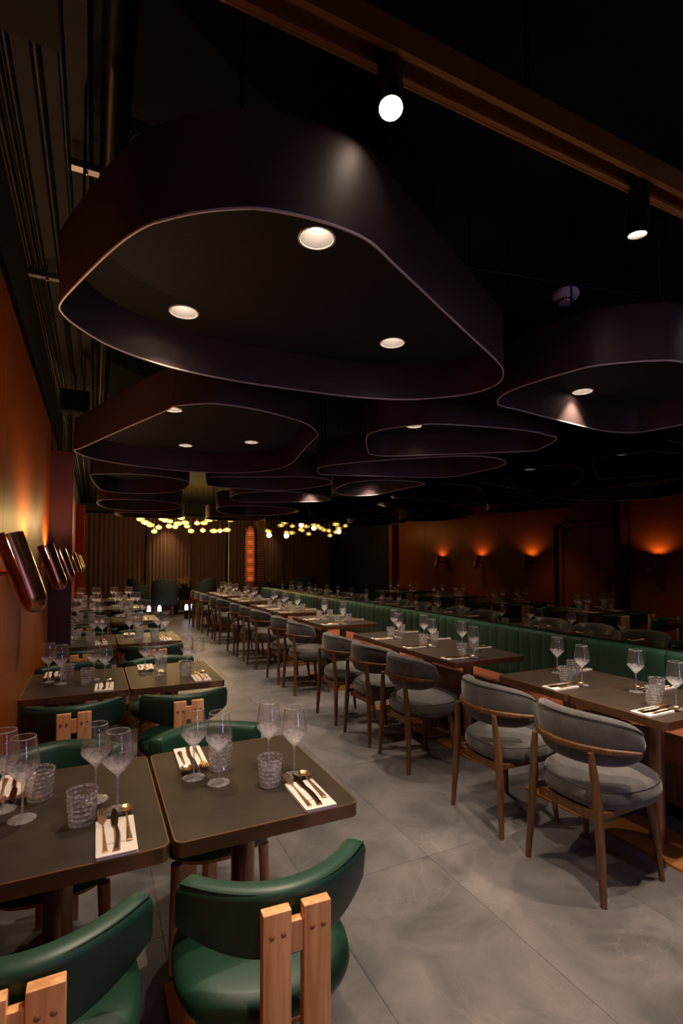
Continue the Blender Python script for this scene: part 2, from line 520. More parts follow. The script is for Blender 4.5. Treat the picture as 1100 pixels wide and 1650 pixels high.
# lacquered cladding panels on the left wall, with narrow shadow joints
ys = [Y0, -0.8, 0.9, 2.62, 4.02, 5.17]
for a, b in zip(ys[:-1], ys[1:]):
    MB().box(X_WALL, X_WALL + 0.012, a + 0.002, b - 0.002, 0.0, 2.68, bev=0.001).obj('wall_panel', 'orange_wall', wl)
for a, b in ((6.62, 7.85), (7.85, 9.2), (9.2, 10.6), (10.6, 12.2)):
    MB().box(X_WALL, X_WALL + 0.012, a + 0.002, b - 0.002, 0.0, 2.68, bev=0.001).obj('wall_panel', 'orange_wall', wl)
MB().box(X_WALL, X_WALL + 0.012, 5.33, 6.62, 2.15, 2.68).obj('wall_panel', 'orange_wall', wl)
struct('wall_right', MB().box(X_MIR + 0.025, X_MIR + 0.15, Y0 - 0.1, Y_END, 0, Z_CEIL), 'dark_wall')
struct('wall_right_end', MB().box(X_END, X_END + 0.1, Y_END, Y1 + 0.1, 0, Z_CEIL), 'dark_wall')
struct('wall_return', MB().box(X_MIR + 0.15, X_END + 0.1, Y_END - 0.12, Y_END, 0, Z_CEIL), 'dark_wall')
struct('wall_far', MB().box(X_WALL - 0.1, X_END + 0.1, Y1, Y1 + 0.1, 0, Z_CEIL), 'dark_wall')
struct('wall_near', MB().box(X_WALL - 0.1, X_MIR + 0.15, Y0 - 0.1, Y0, 0, Z_CEIL), 'dark_wall')
# pilaster with its bright corner edge
struct('trim_2', MB().box(X_WALL, -0.18, 5.19, 5.32, 0, 2.48, bev=0.003), 'pilaster_red')
struct('trim_3', MB().box(X_WALL + 0.013, -0.19, 11.9, 12.05, 0, 2.66, bev=0.003), 'orange_wall')
# service door in the left wall
d1 = thing('door_1'); d1['kind'] = 'structure'
MB().box(X_WALL, X_WALL + 0.02, 5.46, 6.40, 0.005, 2.06, bev=0.002).obj('door_leaf', 'orange_wall', d1)
MB().box(X_WALL, X_WALL + 0.045, 5.38, 5.45, 0, 2.14, bev=0.003).box(X_WALL, X_WALL + 0.045, 6.41, 6.48, 0, 2.14, bev=0.003).box(X_WALL, X_WALL + 0.045, 5.38, 6.48, 2.07, 2.14, bev=0.003).obj('door_frame', 'orange_wall', d1)
MB().box(X_WALL + 0.02, X_WALL + 0.05, 5.53, 5.55, 0.98, 1.20, bev=0.004).obj('door_handle', 'black_metal', d1)
for nm, a, b in (('baseboard_left', Y0, 5.17), ('baseboard_left_far', 6.62, 11.9)):
    struct(nm, MB().box(X_WALL + 0.012, X_WALL + 0.022, a, b, 0, 0.08, bev=0.002), 'pilaster_red')
# unseen violet panel, framed as a window, added for reflections in lamps, legs, glasses
violet_panel = thing('added_violet_panel', (2.2, Y0, 0)); violet_panel['kind'] = 'structure'
MB().box(-0.08, 0.08, 0.010, 0.018, 0.55, 2.55).obj('panel_pane', 'panel_violet', violet_panel)
wf = MB()
for x0, x1, z0, z1 in ((-0.13, -0.08, 0.49, 2.61), (0.08, 0.13, 0.49, 2.61), (-0.13, 0.13, 0.49, 0.55), (-0.13, 0.13, 2.55, 2.61)):
    wf.box(x0, x1, 0.0, 0.05, z0, z1, bev=0.003)
wf.obj('panel_frame', 'black_metal', violet_panel)

# tinted mirror wall above the banquette
mir = thing('mirror_wall', (X_MIR, 0, 0), label='dark tinted mirror panels covering the wall above the green banquette', cat='mirror')
a = -2.5
while a < Y_END - 0.01:
    b = min(a + 1.26, Y_END)
    MB().box(-0.004, 0.004, a + 0.001, b - 0.001, 0.80, 3.28).obj('mirror_panel', 'mirror', mir)
    a = b
MB().box(-0.014, 0.006, Y_END, Y_END + 0.015, 0, 3.28, bev=0.002).obj('edge_trim', 'black_metal', mir)

# ------------------------------------------------------------------ curtain at the far end
def curtain(x0, x1, y, z0, z1, pitch, amp, label, mtl='curtain'):
    t = thing('curtain', ((x0 + x1) / 2, y, 0), label=label, cat='curtain', group='pleated curtains on the far wall')
    mb = MB(); n = int((x1 - x0) / pitch * 8)
    top = []; bot = []
    h = (x1 - x0) / 2
    for i in range(n + 1):
        x = -h + 2 * h * i / n
        ph = 2 * PI * (x + h) / pitch
        yy = amp * math.sin(ph) + amp * 0.25 * math.sin(ph * 0.37 + 1)
        top.append((x, yy * 0.8, z1)); bot.append((x + 0.01 * math.sin(ph * 0.2), yy * 1.1, z0))
    vs = top + bot
    mb.add(vs, [(i, i + 1, n + 2 + i, n + 1 + i) for i in range(n)])
    mb.obj('curtain_cloth', mtl, t, smooth=80)
    MB().tube([(-h, 0, z1 + 0.02), (h, 0, z1 + 0.02)], 0.015, 8).obj('curtain_rail', 'black_metal', t, smooth=40)
curtain(-0.34, 1.36, 16.35, 0.02, 2.86, 0.13, 0.035, 'dark brown pleated curtain left of the pendant cluster')
curtain(1.40, 2.66, 16.22, 0.02, 2.86, 0.105, 0.035, 'copper brown pleated curtain directly behind the round table')
curtain(2.70, 3.80, 16.35, 0.02, 2.86, 0.12, 0.035, 'brown pleated curtain right of the round table')
curtain(3.88, 4.72, 16.28, 0.02, 2.86, 0.12, 0.03, 'short brown curtain behind the slatted amber column')
setp(MB().tube([(3.84, 16.2, 0.02), (3.84, 16.2, 2.80)], 0.018, 10).obj('slit_light_pole', 'white_trim', smooth=40), 'thin pale vertical pole standing in for a slit of light between the far curtains', 'pole')  # pale pole stands in for a bright slit of light at the curtain edge

# slatted amber column and its brown neighbour at the end of the mirror
def slat_column(x, y, wdt, dep, z0, z1, pitch, m, label, round_top, lit):
    t = thing('slatted_column', (x, y, 0), label=label, cat='column')
    MB().box(-wdt / 2 + 0.02, wdt / 2 - 0.02, -dep / 2 + 0.03, dep / 2, 0.0, z1 - 0.03, bev=0.004).obj('core', 'brown_slat', t)
    z = z0
    while z < z1:
        hw = wdt / 2
        if round_top and z > z1 - wdt * 1.4:
            q = (z - (z1 - wdt * 1.4)) / (wdt * 1.4)
            hw *= math.sqrt(max(0.05, 1 - q * q))
        MB().box(-hw, hw, -dep / 2, dep / 2, z, z + pitch * 0.45, bev=0.003).obj('slat', m, t)
        z += pitch
    if lit:
        for zz in (1.0, 1.25, 1.5, 1.75, 2.0, 2.25):
            add_light('POINT', 'column_lamp', (0, -dep / 2 - 0.10, zz), 0.30, (1.0, 0.40, 0.14), t, size=0.04)
slat_column(3.91, 14.0, 0.22, 0.2, 0.92, 2.42, 0.05, 'amber_slat', 'glowing amber slatted column with a rounded top', True, True)
slat_column(4.24, 14.1, 0.26, 0.24, 0.02, 2.80, 0.07, 'brown_slat', 'tall brown slatted column beside the mirror end', False, False)

# ================================================================== ceiling rafts and their lamps
Z_RIM = 2.382; Z_TOP = 2.645; Z_PANEL = 2.575
RAFTS = [
    [(-0.12, 1.98), (-0.07, 1.83), (0.03, 1.57), (0.1, 1.43), (0.16, 1.36), (0.24, 1.29), (0.34, 1.23), (0.41, 1.21), (0.49, 1.2), (0.58, 1.2), (0.68, 1.22), (0.81, 1.29), (1.03, 1.41), (1.34, 1.58), (1.58, 1.71), (1.72, 1.81), (1.81, 1.95), (1.79, 2.12), (1.66, 2.27), (1.49, 2.38), (1.22, 2.45), (0.94, 2.47), (0.68, 2.48), (0.38, 2.45), (0.18, 2.38), (0.03, 2.28), (-0.08, 2.14), (-0.12, 2.05)],
    [(-0.16, 4.63), (-0.1, 4.47), (0.18, 3.67), (0.37, 3.14), (0.4, 3.04), (0.55, 2.91), (0.67, 2.88), (0.86, 2.9), (1.08, 2.98), (1.25, 3.08), (1.4, 3.28), (1.43, 3.4), (1.48, 3.7), (1.61, 4.42), (1.54, 4.81), (1.35, 5.06), (1.11, 5.18), (0.86, 5.23), (0.49, 5.18), (0.15, 5.06), (-0.06, 4.87)],
    [(2.02, 2.18), (1.97, 2.11), (1.94, 1.99), (1.96, 1.82), (1.99, 1.69), (2.03, 1.58), (2.13, 1.48), (2.23, 1.41), (2.35, 1.37), (2.75, 1.36), (3.1, 1.42), (3.36, 1.62), (3.44, 1.95), (3.4, 2.22), (3.33, 2.31), (3.1, 2.35), (2.83, 2.32), (2.52, 2.28), (2.25, 2.24), (2.08, 2.22)],
    [(1.77, 3.26), (1.72, 3.07), (1.77, 2.93), (1.88, 2.78), (1.97, 2.71), (2.19, 2.64), (2.47, 2.59), (2.68, 2.57), (2.87, 2.6), (3.02, 2.65), (3.16, 2.92), (3.16, 3.05), (2.85, 3.29), (2.51, 3.53), (2.24, 3.72), (2.1, 3.73), (2.01, 3.66)],
    [(1.93, 4.53), (1.96, 4.32), (2.16, 4.03), (2.4, 3.77), (2.74, 3.48), (2.94, 3.39), (3.14, 3.39), (3.34, 3.49), (3.44, 3.69), (3.44, 4.03), (3.41, 4.33), (3.19, 4.5), (2.65, 4.66), (2.26, 4.79), (2.07, 4.8)],
    [(2.75, 5.95), (2.62, 5.33), (2.67, 5.05), (2.91, 4.83), (3.24, 4.81), (3.44, 4.91), (3.44, 5.42), (3.41, 6.0), (3.13, 6.23)],
    [(1.13, 5.88), (1.1, 5.49), (1.42, 5.33), (2.04, 5.03), (2.37, 5.18), (2.43, 5.59), (2.13, 6.12), (1.66, 6.21), (1.26, 6.16)],
    [(-0.05, 5.95), (0.05, 5.78), (0.36, 5.63), (0.67, 5.69), (0.96, 5.96), (0.94, 6.83), (0.53, 7.25), (0.15, 7.2), (0.03, 6.87)],
    [(1.72, 7.21), (1.75, 6.57), (2.17, 6.23), (2.78, 6.38), (3.12, 6.88), (2.73, 7.26), (2.03, 7.6)],
]
DOWNLIGHTS = [(0.652, 1.542), (0.333, 2.26), (1.309, 2.136), (0.491, 3.777), (0.752, 4.908), (1.27, 4.517), (2.285, 3.402), (2.781, 2.237), (0.895, 6.931), (3.257, 6.023)]

RAFTS += [[(0.05, 8.35), (0.5, 8.0), (1.05, 8.15), (1.3, 8.8), (1.1, 9.5), (0.5, 9.75), (0.1, 9.3)],
          [(1.85, 8.5), (2.3, 8.1), (2.9, 8.15), (3.3, 8.6), (3.25, 9.4), (2.7, 9.9), (2.1, 9.5)],
          [(0.35, 10.4), (0.9, 10.15), (1.5, 10.4), (1.6, 11.0), (1.1, 11.4), (0.5, 11.2)],
          [(2.1, 10.5), (2.6, 10.25), (3.2, 10.5), (3.35, 11.0), (2.8, 11.4), (2.2, 11.2)],
          [(-0.1, -0.3), (0.1, -0.9), (0.9, -1.1), (1.8, -0.9), (2.3, -0.4), (2.1, 0.1), (1.3, 0.35), (0.3, 0.3)]]  # last one: unseen raft added to carry two lamps behind the camera
RAFT_LABELS = ['largest dark ceiling raft, nearest the camera, over the front tables',
               'second dark ceiling raft along the orange wall, with three downlights',
               'dark ceiling raft cut by the right edge of the photo',
               'small dark ceiling raft right of the aisle, directly behind the largest one',
               'long shallow ceiling raft below the small right-hand raft, lilac inner band',
               'far right ceiling raft beside the mirror with one downlight',
               'flat looking ceiling raft over the aisle beyond the second raft',
               'third ceiling raft along the orange wall',
               'ceiling raft over the banquette tables, seventh in depth on the right',
               'fourth ceiling raft along the orange wall, near the far curtain',
               'ceiling raft over the banquette, last but one before the curtain',
               'last ceiling raft on the left in front of the pendants',
               'last ceiling raft on the right in front of the pendants',
               'added dark ceiling raft, unseen behind the camera position']
DL = list(DOWNLIGHTS)
DL_LABELS = ['large bright white downlight in the largest raft, nearest the camera', 'white downlight on the left in the largest raft', 'white downlight on the right in the largest raft',
             'downlight at the near edge of the second wall-side raft', 'left of two back downlights in the second raft', 'right of two back downlights in the second raft',
             'single downlight in the small right-hand raft', 'downlight in the raft at the right edge of the photo', 'downlight in the third raft along the orange wall',
             'downlight in the far right raft beside the mirror']
extra = [(2.72, 1.62, 'downlight near the front of the right-edge raft'), (2.80, 4.05, 'downlight inside the long shallow raft'), (2.45, 4.45, 'aisle-side downlight inside the long shallow raft'),
         (1.75, 5.60, 'downlight inside the flat raft over the aisle'), (0.40, 6.45, 'wall-side downlight in the third wall raft'),
         (2.45, 6.85, 'downlight in the raft over the middle banquette tables'), (0.45, 8.75, 'downlight in the fourth wall-side raft'), (2.65, 8.9, 'downlight in the last but one banquette raft'),
         (0.85, 10.8, 'downlight in the last left-hand raft'), (2.75, 10.85, 'downlight in the last right-hand raft'),
         (2.85, 7.05, 'added mirror-side downlight in the raft over the middle banquette tables'), (2.10, 6.95, 'added aisle-side downlight in the raft over the middle banquette tables'),  # from here on, downlights added to brighten the far tables
         (2.95, 8.55, 'added mirror-side downlight in the last but one banquette raft'), (2.25, 9.10, 'added aisle-side downlight in the last but one banquette raft'),
         (3.05, 5.25, 'added near downlight in the far right raft beside the mirror'), (2.45, 10.75, 'added aisle-side downlight in the last right-hand raft'),
         (0.90, 8.60, 'added aisle-side downlight in the fourth wall-side raft'), (1.15, 10.9, 'added aisle-side downlight in the last left-hand raft'),
         (0.35, -0.10, 'added wall-side downlight in the unseen raft behind the camera'), (1.45, -0.05, 'added aisle-side downlight in the unseen raft behind the camera')]  # unseen pair added to light the near chair posts and floor
DL += [(x, y) for x, y, _ in extra]; DL_LABELS += [l for _, _, l in extra]
def inside(x, y, P):
    c = False
    for i in range(len(P)):
        (x0, y0_), (x1, y1_) = P[i - 1], P[i]
        if (y0_ > y) != (y1_ > y) and x < (x1 - x0) * (y - y0_) / (y1_ - y0_) + x0:
            c = not c
    return c
def soffit(outer, holes, z):
    """a flat sheet with round holes for the lamps"""
    bm = bmesh.new()
    for lp_ in [outer] + [[(hx + 0.058 * math.cos(2 * PI * k / 28), hy + 0.058 * math.sin(2 * PI * k / 28)) for k in range(28)] for hx, hy in holes]:
        vs = [bm.verts.new((x, y, z)) for x, y in lp_]
        for k in range(len(vs)):
            bm.edges.new((vs[k - 1], vs[k]))
    bmesh.ops.triangle_fill(bm, use_beauty=True, edges=list(bm.edges))
    bm.verts.index_update()
    mb = MB().add([q.co[:] for q in bm.verts], [[q.index for q in f.verts] for f in bm.faces])
    bm.free()
    return mb
for k, (R_, lab) in enumerate(zip(RAFTS, RAFT_LABELS)):
    cx = sum(p[0] for p in R_) / len(R_); cyy = sum(p[1] for p in R_) / len(R_)
    t = thing('ceiling_raft', (cx, cyy, Z_RIM), label=lab, cat='ceiling raft', group='free-form ceiling rafts')
    lp = catmull([(x - cx, y - cyy) for x, y in R_], 5)
    inn = offset_loop(lp, 0.0045)
    MB().ring(lp, inn, 0.006, Z_TOP - Z_RIM).obj('fascia', 'raft_skin', t, smooth=50)
    MB().ring(offset_loop(lp, -0.0005), offset_loop(lp, 0.0045), 0.0, 0.006).obj('rim_trim', 'raft_rim', t)
    holes = [(x - cx, y - cyy) for x, y in DL if inside(x, y, R_)]
    soffit(inn, holes, Z_PANEL - Z_RIM).obj('soffit_panel', 'raft_panel', t)
    MB().prism(inn, Z_PANEL - Z_RIM + 0.060, Z_PANEL - Z_RIM + 0.066).obj('back_sheet', 'raft_panel', t)
    st = max(1, len(lp) // 5)
    for q in range(0, len(lp), st):
        x, y = offset_loop(lp, 0.07)[q]
        MB().tube([(x, y, Z_PANEL - Z_RIM + 0.066), (x, y, Z_CEIL - Z_RIM)], 0.005, 6).obj('hanger_rod', 'black_metal', t, smooth=40)

trim_me = MB().lathe([(0.0565, 0.0), (0.0575, -0.0025), (0.0635, -0.0025), (0.0635, 0.0005)], 28).mesh('trim_ring', 'white_trim', 40)
cone_me = MB().lathe([(0.026, 0.050), (0.036, 0.040), (0.046, 0.022), (0.053, 0.008), (0.0565, 0.0)], 28).mesh('reflector_cone', 'cone_grey', 60)
disc_me = MB().lathe([(0.0005, 0.047), (0.0265, 0.047), (0.0265, 0.050)], 24).mesh('lamp_disc', 'lamp_warm', 40)
for (x, y), lab in zip(DL, DL_LABELS):
    t = thing('downlight', (x, y, Z_PANEL - 0.0005), label=lab, cat='downlight', group='recessed ceiling downlights')
    new_obj('trim_ring', trim_me, t); new_obj('reflector_cone', cone_me, t); new_obj('lamp_disc', disc_me, t)
    add_light('SPOT', 'downlight_lamp', (0, 0, 0.044), POWER_DOWN, WARM, t, aim=(0, 0, -1), size=0.022, angle=84, blend=0.75)

# track with its spots
tr = thing('lighting_track', (1.2, 1.15, 2.88), label='bronze lighting track crossing the dark ceiling at the top', cat='track')
MB().box(-1.9, 2.2, -0.045, -0.039, -0.035, 0.045, bev=0.001).box(-1.9, 2.2, 0.039, 0.045, -0.035, 0.045, bev=0.001).box(-1.9, 2.2, -0.039, 0.039, 0.030, 0.045).obj('channel', 'track_metal', tr)
MB().box(-1.9, 2.2, -0.039, -0.022, -0.030, -0.018).box(-1.9, 2.2, 0.022, 0.039, -0.030, -0.018).obj('lip', 'track_metal', tr)
for x in (-1.4, 0.0, 1.4):
    MB().tube([(x, 0, 0.045), (x, 0, Z_CEIL - 2.88)], 0.008, 8).obj('drop_rod', 'black_metal', tr, smooth=40)
for x in (-0.86, -0.24, 0.20, 0.95):
    MB().lathe([(0.001, -0.006), (0.007, -0.004), (0.008, 0.0)], 10, (x, 0.0, 0.030)).obj('screw', 'copper', tr, smooth=50)
def track_spot(x, aim, label):
    t = thing('track_spot', (x, 1.15, 2.862), label=label, cat='spotlight', group='spots on the ceiling track')
    MB().box(-0.045, 0.045, -0.021, 0.021, -0.012, 0.012, bev=0.003).obj('adapter', 'black_metal', t)
    MB().tube([(0, 0, -0.01), (0, 0, -0.045)], 0.007, 8).obj('swivel', 'black_metal', t, smooth=40)
    d = Vector(aim).normalized()
    M = Matrix.Translation((0, 0, -0.035)) @ d.to_track_quat('-Z', 'Y').to_matrix().to_4x4()
    MB().lathe([(0.001, 0.012), (0.031, 0.012), (0.034, 0.008), (0.034, -0.155), (0.031, -0.155), (0.0285, -0.145), (0.0285, -0.140)], 24).xform(M).obj('body', 'black_metal', t, smooth=40)
    MB().lathe([(0.001, -0.143), (0.0290, -0.143), (0.0290, -0.138)], 20).xform(M).obj('lamp_disc', 'lamp_warm', t, smooth=40)
    p = M @ Vector((0, 0, -0.157))
    add_light('SPOT', 'spot_lamp', p, POWER_TRACK, WARM, t, aim=d, size=0.025, angle=58, blend=0.6)
track_spot(0.70, (-0.14, -0.26, -1), 'left track spot shining brightly, hanging from the bronze track')
track_spot(1.74, (0.05, 0.10, -1), 'right track spot hanging from the bronze track')
track_spot(2.75, (0.0, 0.30, -1), 'track spot beyond the right edge of the photo')

cs = thing('added_curtain_spot', (1.95, 15.72, 2.95), label='small black ceiling spot added to brighten the middle curtain', cat='spotlight')  # spot added so the middle of the curtain gets brighter
MB().lathe([(0.001, 0.10), (0.04, 0.10), (0.045, 0.09), (0.045, 0.0), (0.038, 0.0), (0.036, 0.03), (0.001, 0.03)], 20).obj('body', 'black_metal', cs, smooth=40)
MB().tube([(0, 0, 0.10), (0, 0, Z_CEIL - 2.95)], 0.008, 8).obj('drop_rod', 'black_metal', cs, smooth=40)
add_light('SPOT', 'curtain_lamp', (0, 0, -0.002), 55.0, (1.0, 0.62, 0.26), cs, aim=(0.0, 0.24, -1), size=0.03, angle=62, blend=0.9)

# smoke detector, its conduit and ceiling services
sd = thing('smoke_detector', (2.15, 1.82, 2.85), label='white round smoke detector hanging between two rafts', cat='smoke detector')
MB().lathe([(0.001, 0.022), (0.060, 0.022), (0.064, 0.016), (0.064, -0.002), (0.058, -0.012), (0.040, -0.018), (0.036, -0.018)], 28).obj('housing', 'detector_white', sd, smooth=40)
MB().lathe([(0.036, -0.018), (0.035, -0.034), (0.030, -0.037), (0.001, -0.037)], 24).obj('sensor_cap', 'detector_white', sd, smooth=40)
for k in range(16):
    a = 2 * PI * k / 16
    MB().box(0.0345, 0.0375, -0.004, 0.004, -0.032, -0.020).xform(Matrix.Rotation(a, 4, 'Z')).obj('vent_slot', 'black_metal', sd)
MB().tube([(0, 0, 0.022), (0, 0, 0.055)], 0.012, 8).obj('stem', 'black_metal', sd, smooth=40)
setp(MB().tube([(1.25, 1.98, 2.915), (2.15, 1.82, 2.915), (3.4, 1.60, 2.915)], 0.010, 8).obj('conduit', 'conduit', smooth=50), 'thin pale conduit running above the smoke detector', 'conduit')
for x, y, l in ((1.42, 1.95, 'small steel conduit hanger left of the smoke detector'), (2.75, 1.715, 'small steel conduit hanger right of the smoke detector')):
    h = thing('conduit_hanger', (x, y, 2.915), label=l, cat='bracket', group='conduit hangers')
    MB().lathe([(0.012, -0.01), (0.017, -0.01), (0.017, 0.01), (0.012, 0.01)], 12).xform(Matrix.Rotation(PI / 2, 4, 'Y')).obj('clip', 'steel', h, smooth=40)
    MB().tube([(0, 0, 0.015), (0, 0, Z_CEIL - 2.915)], 0.004, 6).obj('threaded_rod', 'steel', h, smooth=40)
for x, r, l in ((-0.345, 0.012, 'conduit closest to the orange wall along the upper left'), (-0.315, 0.010, 'second thin conduit from the wall at upper left'),
                (-0.285, 0.012, 'third conduit from the wall at upper left'), (-0.20, 0.016, 'thick lone conduit in the middle of the upper-left soffit'),
                (-0.125, 0.010, 'thin conduit beside the soffit edge at upper left')):
    setp(MB().tube([(x, Y0 + 0.1, 3.165), (x, 3.4, 3.165), (x, 8.0, 3.165), (x, Y1 - 0.4, 3.165)], r, 8).obj('ceiling_conduit', 'conduit', smooth=50), l, 'conduit', 'conduits along the upper left soffit')
setp(MB().tube([(0.03, Y0 + 0.1, 3.10), (0.03, 6.0, 3.10), (0.03, Y1 - 0.4, 3.10)], 0.035, 14).obj('sprinkler_pipe', 'conduit', smooth=40), 'thick dark pipe along the upper left ceiling', 'pipe')
for y, x0, x1, l in ((3.33, -0.36, 0.10, 'steel strut channel across the conduits left of the largest raft'), (2.33, -0.11, 0.16, 'short steel strut channel at the upper left near pipe')):
    s_ = thing('strut_channel', ((x0 + x1) / 2, y, 3.12), label=l, cat='bracket', group='strut channels under the soffit')
    h = (x1 - x0) / 2
    MB().box(-h, h, -0.018, 0.018, -0.004, 0.0).box(-h, h, -0.018, -0.014, 0, 0.028).box(-h, h, 0.014, 0.018, 0, 0.028).obj('channel', 'steel', s_)
    for k in (-0.6, 0.55):
        MB().lathe([(0.001, -0.016), (0.008, -0.016), (0.009, -0.006), (0.004, -0.004)], 8, (h * k, 0, 0)).obj('bolt', 'steel', s_, smooth=40)
        MB().tube([(h * k, 0, 0.0), (h * k, 0, Z_CEIL - 3.12 if k > 0 else 0.07)], 0.004, 6).obj('threaded_rod', 'steel', s_, smooth=40)
def speaker(loc, sx, sy, sz, label):
    t = thing('ceiling_speaker', loc, label=label, cat='speaker', group='black ceiling speakers')
    MB().box(-sx, sx, -sy, sy, -sz, sz, bev=0.012).obj('cabinet', 'black_ceiling', t, smooth=40)
    MB().box(-sx * 0.85, sx * 0.85, -sy - 0.004, -sy, -sz * 0.85, sz * 0.85, bev=0.001).obj('grille', 'black_gloss', t)
    MB().box(-0.03, 0.03, -0.02, 0.02, sz, sz + 0.02).tube([(0, 0, sz), (0, 0, Z_CEIL - loc[2] - 0.11 * (loc[0] < -0.05))], 0.01, 8).obj('bracket', 'steel', t)
speaker((-0.21, 1.40, 2.96), 0.11, 0.16, 0.07, 'black box speaker in the top left corner')
speaker((-0.18, 5.22, 2.93), 0.12, 0.10, 0.10, 'black box speaker above the dark red pilaster')
for x, l in ((-0.295, 'left of two bluish steel posts above the pilaster'), (-0.215, 'right of two bluish steel posts above the pilaster')):
    setp(MB().tube([(x, 5.25, 2.48), (x, 5.25, 2.83)], 0.017, 12).obj('steel_post', 'steel', smooth=40), l, 'post', 'steel posts on the pilaster')

# ================================================================== sconces on the orange wall
def half_shell(rx, ry, hgt, th, a0, a1, drop=0.0, seg=14):
    """half of an upright tube, open on top, closed below by a round end"""
    prof = []
    for k in range(9):
        q = PI / 2 * k / 8
        prof.append((math.sin(q), -hgt / 2 + ry * (1 - math.cos(q))))
    prof.append((1.0, hgt / 2 - drop))
    loops_o = []; loops_i = []
    mb = MB()
    def grid(sc, dz):
        vs = []
        for r, z in prof:
            for k in range(seg + 1):
                a = a0 + (a1 - a0) * k / seg
                vs.append(((rx - sc) * r * math.cos(a), (ry - sc) * r * math.sin(a), z + (dz if r < 1 else 0)))
        return vs
    A = grid(0, 0); B_ = grid(th, th)
    n = seg + 1; m = len(prof); off = len(A)
    fs = []
    for i in range(m - 1):
        for k in range(seg):
            fs.append((i * n + k, i * n + k + 1, (i + 1) * n + k + 1, (i + 1) * n + k))
            fs.append((off + i * n + k + 1, off + i * n + k, off + (i + 1) * n + k, off + (i + 1) * n + k + 1))
        fs.append((i * n, (i + 1) * n, off + (i + 1) * n, off + i * n))
        fs.append(((i + 1) * n + seg, i * n + seg, off + i * n + seg, off + (i + 1) * n + seg))
    for k in range(seg):
        fs.append(((m - 1) * n + k, (m - 1) * n + k + 1, off + (m - 1) * n + k + 1, off + (m - 1) * n + k))
    return mb.add(A + B_, fs)

TILT = Matrix.Translation((0.150, 0, 0)) @ Matrix.Rotation(math.radians(-19), 4, 'Y')
front_me = half_shell(0.044, 0.060, 0.268, 0.004, -PI / 2, PI / 2).xform(TILT).mesh('front_shell', 'copper', 50)
back_me = half_shell(0.040, 0.0592, 0.262, 0.004, PI / 2, 3 * PI / 2, drop=-0.010).xform(TILT @ Matrix.Translation((-0.0005, 0, 0))).mesh('back_shell', 'copper', 50)
arm_me = MB().tube([(0.0, 0, 0.005), (0.125, 0, 0.005)], 0.010, 12).mesh('arm', 'copper', 40)
rose_me = MB().lathe([(0.001, 0.014), (0.030, 0.014), (0.034, 0.010), (0.034, 0.0)], 24).xform(Matrix.Translation((0, 0, 0.005)) @ Matrix.Rotation(PI / 2, 4, 'Y')).mesh('wall_plate', 'copper', 40)
bulb_me = MB().lathe([(0.001, -0.02), (0.012, -0.012), (0.016, 0.0), (0.012, 0.012), (0.001, 0.018)], 14, (0, 0, 0.075)).xform(TILT).mesh('bulb', 'lamp_sconce', 60)
S_LAB = ['large copper sconce at the left edge, nearest the camera', 'second copper sconce along the orange wall', 'third copper sconce, just before the dark red pilaster',
         'first copper sconce beyond the pilaster', 'second copper sconce beyond the pilaster', 'last copper sconce beyond the pilaster']
for y, lab in zip((1.95, 3.335, 4.72, 7.13, 8.50, 9.88), S_LAB):
    t = thing('wall_sconce', (X_WALL + 0.0125, y, 1.455), label=lab, cat='sconce', group='copper wall sconces')
    for me, nm in ((front_me, 'front_shell'), (back_me, 'back_shell'), (arm_me, 'arm'), (rose_me, 'wall_plate'), (bulb_me, 'bulb')):
        new_obj(nm, me, t)
    p = TILT @ Vector((-0.004, 0, 0.105))
    add_light('POINT', 'sconce_lamp', p, POWER_SCONCE, (1.0, 0.58, 0.30), t, size=0.018)

# ================================================================== tables
TWD, TDP, TH = 0.552, 0.690, 0.75
def make_table(label):
    t = thing('dining_table', (0, 0, 0), label=label, cat='table')
    hx, hy = TWD / 2 - 0.001, TDP / 2
    outer = rrect(-hx, hx, -hy, hy, 0.028)
    inner = rrect(-hx + 0.004, hx - 0.004, -hy + 0.004, hy - 0.004, 0.025)
    MB().prism(inner, TH - 0.036, TH).obj('tabletop', 'tabletop', t, smooth=None)
    eb = MB().ring(outer, inner, TH - 0.040, TH - 0.0015).obj('edge_band', 'bronze', t, smooth=30)
    MB().ring(offset_loop(outer, 0.0006), offset_loop(inner, 0.0004), TH - 0.0015, TH + 0.0004).obj('rim_line', 'bronze_rim', eb)
    MB().box(-0.16, 0.16, -0.22, 0.22, TH - 0.052, TH - 0.0365, bev=0.002).obj('mounting_plate', 'black_metal', t)
    MB().lathe([(0.040, 0.012), (0.040, TH - 0.052)], 28, (0, 0, 0), cap0=True, cap1=True).obj('pedestal', 'bronze', t, smooth=40)
    MB().prism(rrect(-0.235, 0.235, -0.165, 0.165, 0.02), 0.0005, 0.012).obj('base_plate', 'base_plate', t)
    return t
TABLE0 = None
def place_table(x, y, rz, label, group):
    global TABLE0
    if TABLE0 is None:
        TABLE0 = make_table(label); TABLE0.location = (x, y, 0); TABLE0.rotation_euler = (0, 0, rz); TABLE0['group'] = group
        return TABLE0
    return copy_tree(TABLE0, (x, y, 0), rz, label, group)

